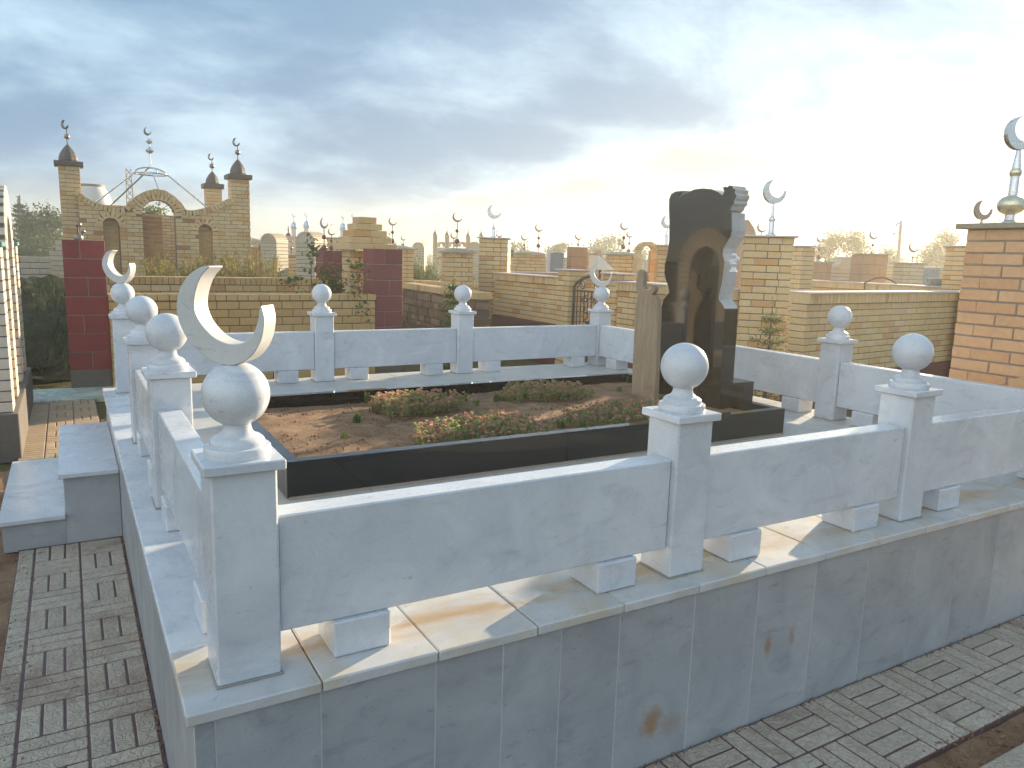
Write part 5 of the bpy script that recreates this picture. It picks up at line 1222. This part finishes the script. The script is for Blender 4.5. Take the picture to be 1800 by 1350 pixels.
# pinkish hut with dark cone
c = at(507, 415, 24); s = 24 / FPX; T = thing('far_tomb', (c.x, c.y, GZ), 'pinkish square tower with a small dark cone and maroon ball', 'tomb', gF)
m = MB(); m.box(c.x - .16, c.x + .16, c.y - .16, c.y + .16, GZ, c.z, .005); m.build('tower', 'brick_pale', T); m = MB(); m.box(c.x - .22, c.x + .42, c.y - .3, c.y + .2, GZ, c.z - .31, .005); m.build('base', 'brick_pale', T)
m = MB(); m.lathe([(5 * s, 0), (4 * s, 3 * s), (1 * s, 6 * s), (.012, 17 * s)], c, 12, 0); m.build('cone', 'maroon_ball', T); m = MB(); m.ball((c.x, c.y, c.z + 11 * s), 1.6 * s, 10, 8); m.build('ball', 'maroon_ball', T)
ballset(512, 19, ((0, 436, 3.2), (0, 424, 1.8)), 445, 'two maroon balls in front of the pinkish tower')
far_box(441, 470, 436, 24, 'low reddish brick wall right of the mausoleum tower', 'brown_block')
ballset(456, 22, ((0, 431, 3.4),), 440, 'single maroon ball above the low reddish wall')
far_box(505, 640, 452, 19, 'long yellow brick wall behind the shrubs, below the blue-domed tomb')
# tiny four-tower tomb on the skyline
T = far_box(764, 826, 437, 46, 'tiny skyline tomb with four brown-tipped towers and arches', name='far_tomb', thick=2.0)
for px, top in ((765, 412), (786, 413), (823, 415), (846, 414)):
    c = at(px, top, 46); s = 46 / FPX; m = MB(); m.box(c.x - 3 * s, c.x + 3 * s, c.y - 3 * s, c.y + 3 * s, GZ, c.z, .01); m.build('tower', 'brown_block', T)
    m = MB(); m.lathe([(3.8 * s, 0), (3.4 * s, 2 * s), (1 * s, 6 * s), (.015, 13 * s)], c, 10, 0); m.build('tower_roof', 'roof_dark', T)
for px in (776, 795, 812):
    c = at(px, 432, 46); s = 46 / FPX; m = MB(); nn = 12
    m.strip([(7.5 * s * math.cos(math.pi * k / nn), 9 * s * math.sin(math.pi * k / nn)) for k in range(nn + 1)], [(5.3 * s * math.cos(math.pi * k / nn), 6.5 * s * math.sin(math.pi * k / nn)) for k in range(nn + 1)], lambda u, w, q: (c.x + u, c.y + q, c.z - 2 * s + w), -.2, .2); m.build('arch', 'brick_far', T)
# pillars and stones right of the tall crescent pillar
far_pillar(931, 447, 46, 17.5, 'yellow brick pillar with rounded stone cap carrying a two-ball crescent', limit=40)
finial(946, 17.5, 394, 408, ((418.5, 2.6), (432, 3.8)), 445, 'two-ball crescent on the round-capped pillar right of the steel crescent', face=30)
finial(921, 18.5, 411, 423, ((431, 2.0), (437, 1.6)), 447, 'small two-ball crescent left of the round-capped pillar finial', face=30)
far_pillar(901, 452, 18, 19, 'narrow pale brick pier right of the tall crescent pillar', limit=20, cap='flat')
far_box(893, 903, 440, 22, 'dark narrow stone beside the tall crescent pillar', 'roof_dark', .1, 'far_headstone')
def stone(px0, px1, top, dep, label, mat, arch=.15, thick=.12, name='far_headstone'):
    a = at(px0, top, dep); b_ = at(px1, top, dep); w = (b_ - a).length; c = (a + b_) / 2; rz = math.atan2(b_.y - a.y, b_.x - a.x)
    T = thing(name, (c.x, c.y, GZ), label, 'headstone', gF); n = 10; pl_ = [(-w / 2, GZ), (w / 2, GZ)] + [(w / 2 * math.cos(math.pi * k / n), c.z - arch * w + arch * w * math.sin(math.pi * k / n)) for k in range(n + 1)]
    m = MB(); m.prism(pl_, lambda u, z_, q: (c.x + u * math.cos(rz) - q * math.sin(rz), c.y + u * math.sin(rz) + q * math.cos(rz), z_), -thick / 2, thick / 2); m.build('slab', mat, T)
    m = MB(); m.box(c.x - w * .62, c.x + w * .62, c.y - thick * 1.3, c.y + thick * 1.3, GZ - .02, GZ + .25, .01, rz=rz); m.build('base', mat, T); return T
stone(968, 991, 444, 15.5, 'blue-grey polished headstone on the skyline of the gated enclosure', 'tomb_blue', .06)
stone(961, 968, 437, 15.6, 'slim cream stone post beside the blue-grey headstone', 'tank_white', .5)
far_pillar(1015, 434, 29, 15.5, 'plain red-brown block pillar with a crescent above the gated wall', 'brown_block', cap=None, limit=0, course=.2)
finial(1016, 15.5, 410, 422, ((430.5, 1.9),), 435, 'crescent on the plain red-brown pillar', face=30)
far_pillar(1034, 447, 20, 16.5, 'yellow brick pier right of the red-brown pillar', limit=20, cap='flat')
stone(1046, 1057, 439, 17, 'round-headed pale stone above the far crescent post', 'tomb_tan', .5)
c = at(1055, 474, 12.5); s = 12.5 / FPX; T = thing('tin_canopy', (c.x, c.y, GZ), 'small sloping tin roof sheet above the far crescent post', 'canopy')
m = MB(); m.prism([(-13 * s, 0), (15 * s, 0), (15 * s, 3 * s), (-10 * s, 24 * s), (-13 * s, 24 * s)], lambda u, w, q: (c.x + u * .86, c.y - u * .5 + q, c.z + w), -.12, .12); m.build('roof_sheet', 'roof_tin', T)
m = MB(); m.tube([(c.x, c.y, GZ), (c.x, c.y, c.z + .02)], .02, 6); m.build('post', 'dark_metal', T)
far_pillar(1094, 449, 45, 15.0, 'yellow brick pillar with rounded cap and twin crescents left of the brick arch', limit=60)
finial(1095, 15.0, 390, 405, ((418, 3.0), (434, 4.2)), 446, 'taller of the twin two-ball crescents left of the brick arch', face=30)
finial(1105, 15.6, 406, 418, ((428, 2.2), (441, 3.0)), 447, 'shorter of the twin two-ball crescents left of the brick arch', face=30)
finial(1092, 20, 420, 432, (), 447, 'small crescent behind the pole of the twin crescents', face=30)
# brick arch
c = at(1136, 450, 13.5); s = 13.5 / FPX; T = thing('brick_arch', (c.x, c.y, GZ), 'small yellow brick arch between two pillars left of the black headstone', 'arch', gF)
B = Bricks(T); nv = 13; zt = at(1136, 444, 13.5).z; rz = -.45
for k in range(nv):
    a = math.pi * (k + .5) / nv; rm = 15.5 * s; B.one((c.x + rm * math.cos(a) * math.cos(rz), c.y + rm * math.cos(a) * math.sin(rz), zt + rm * math.sin(a)), 7 * s, .34, math.pi * rm / nv - .006, rz, 'brick_yellow', (0, -a, rz))
for sg in (-1, 1):
    n = 15
    for k in range(n): B.one((c.x + sg * 15.5 * s * math.cos(rz), c.y + sg * 15.5 * s * math.sin(rz), GZ + (k + .5) * (zt - GZ) / n), 7 * s, .34, (zt - GZ) / n - .008, rz, 'brick_yellow')
B.emit()
far_pillar(1172, 433, 42, 13.5, 'yellow brick pillar right beside the brick arch, partly behind the headstone', limit=80, cap='flat', capmat='coping_pink')
steel(1171, 13.5, 380, 402, 432, (414, 3.2), 'steel crescent half hidden by the left edge of the black headstone')
stone(1141, 1147, 440, 17, 'narrow brown stone seen through the brick arch', 'brown_block', .4)
# behind the headstone, right
a = at(1311, 386, 10.5); T = thing('pointed_headstone', (a.x, a.y, GZ), 'tan pointed headstone behind the black one, beside the corner pillar', 'headstone'); s = 10.5 / FPX; rz = -.55
m = MB(); m.prism([(-17 * s, GZ - a.z), (17 * s, GZ - a.z), (17 * s, -22 * s), (13 * s, -14 * s), (2 * s, 0), (-7 * s, -5 * s), (-15 * s, -18 * s), (-17 * s, -30 * s)], lambda u, w, q: (a.x + u * math.cos(rz) - q * math.sin(rz), a.y + u * math.sin(rz) + q * math.cos(rz), a.z + w), -.07, .07); m.build('slab', 'tomb_tan', T)
m = MB(); m.box(a.x - 24 * s, a.x + 24 * s, a.y - .16, a.y + .16, GZ - .02, GZ + .3, .01, rz=rz); m.build('base', 'tomb_tan', T)
finial(1337, 13, 392, 409, (), 428, 'small dark crescent just left of the big steel one', face=30)
far_pillar(1337, 427, 26, 13.1, 'yellow pillar hidden behind the tall corner pillar', limit=0, cap=None)
# right-hand background
far_pillar(1436, 462, 37, 16.5, 'red-brown block pillar with two-ball crescent right of the corner pillar', 'brown_block', cap='flat', limit=0, course=.2)
finial(1438, 16.5, 414, 427, ((438, 3.0), (452, 3.8)), 461, 'two-ball crescent on the red-brown pillar right of the corner pillar', face=30)
far_pillar(1529, 448, 44, 15.8, 'orange-brown block pillar with a crescent in the right background', 'brown_block', cap='flat', limit=0, course=.2)
finial(1532, 15.8, 405, 421, ((431, 2.4), (447, 4.0)), 450, 'two-ball crescent on the orange-brown pillar in front of the trees', face=30)
far_pillar(1598, 464, 36, 15.0, 'pale yellow pillar with a broad crescent in the right background', 'brick_cream', cap='flat', limit=20)
finial(1603, 15.0, 426, 444, ((453, 1.6),), 464, 'broad dark crescent on the pale pillar right of the utility pole', face=30, thick=.08)
finial(1429, 30, 440, 446, ((451, 1.2),), 466, 'tiny far crescent at the left of the right-hand trees', face=30)
finial(1556, 26, 439, 447, (), 466, 'tiny crescent left of the utility pole foot', face=30)
finial(1657, 26, 447, 453, ((456, 1.4),), 468, 'tiny crescent left of the orange pillar', face=30)
far_box(1500, 1580, 470, 22, 'hazy yellow brick wall behind the orange-brown pillar')
far_box(1615, 1680, 473, 21, 'hazy brick wall left of the orange pillar')
far_box(1560, 1700, 466, 30, 'distant low brick wall on the right skyline')
far_box(1410, 1520, 463, 30, 'distant low brick wall under the right-hand trees')
far_box(880, 1180, 455, 34, 'long distant brick wall on the middle skyline')
stone(1632, 1678, 489, 12.6, 'dark low headstone left of the orange pillar', 'tomb_blue', .02)
stone(1621, 1650, 471, 16.5, 'dark headstone further back left of the orange pillar', 'tomb_blue', .02)
g0 = at(1548, 500, 13.2); T = thing('arched_rail', (g0.x, g0.y, GZ), 'thin arched iron rail top showing above the right wall', 'rail'); s = 13.2 / FPX
m = MB(); m.tube([(g0.x + u * 28 * s * .85, g0.y - u * 28 * s * .5, g0.z + 12 * s * math.cos(u * 1.4)) for u in [k / 10 - 1 for k in range(21)]], .016, 6); m.build('arc', 'dark_metal', T)
for u in (-1, 1):
    m = MB(); m.tube([(g0.x + u * 28 * s * .85, g0.y - u * 28 * s * .5, GZ), (g0.x + u * 28 * s * .85, g0.y - u * 28 * s * .5, g0.z + .03)], .014, 6); m.build('upright', 'dark_metal', T)
c = at(1580, 470, 34); T = thing('utility_pole', (c.x, c.y, GZ), 'leaning wooden utility pole in the glare on the right', 'pole')
tp = at(1584, 388, 34); m = MB(); m.tube([(c.x, c.y, GZ - .1), tuple(tp)], [.085, .065], 8); m.build('shaft', 'pole_wood', T)
m = MB(); a = at(1577, 393, 34); m.tube([tuple(at(1583, 392, 34)), tuple(a), tuple(at(1576, 396, 34))], .03, 5); m.build('bracket', 'dark_metal', T)
for px, py in ((1576, 395), (1571, 411)):
    m = MB(); p = at(px, py, 34); m.ball(p, .045, 8, 6, 0, 1.6); m.build('insulator', 'tomb_blue', T)
m = MB(); m.tube([tuple(at(1583, 410, 34)), tuple(at(1571, 410, 34))], .025, 5); m.build('bracket', 'dark_metal', T)
c = at(1725, 415, 9.5); brick_pillar((c.x + .25, c.y), .42, at(1725, 400, 9.5).z, .1, 'yellow pillar hidden behind the orange one that carries the dazzled crescent', capo=.04, limit=0)
steel(1724, 9.5, 354, 387, 400, (398, 2), 'dark crescent just left of the big steel one on the orange pillar', mat='bronze')
far_box(-25, 60, 470, 22, 'low cream wall under the trees at the far left')
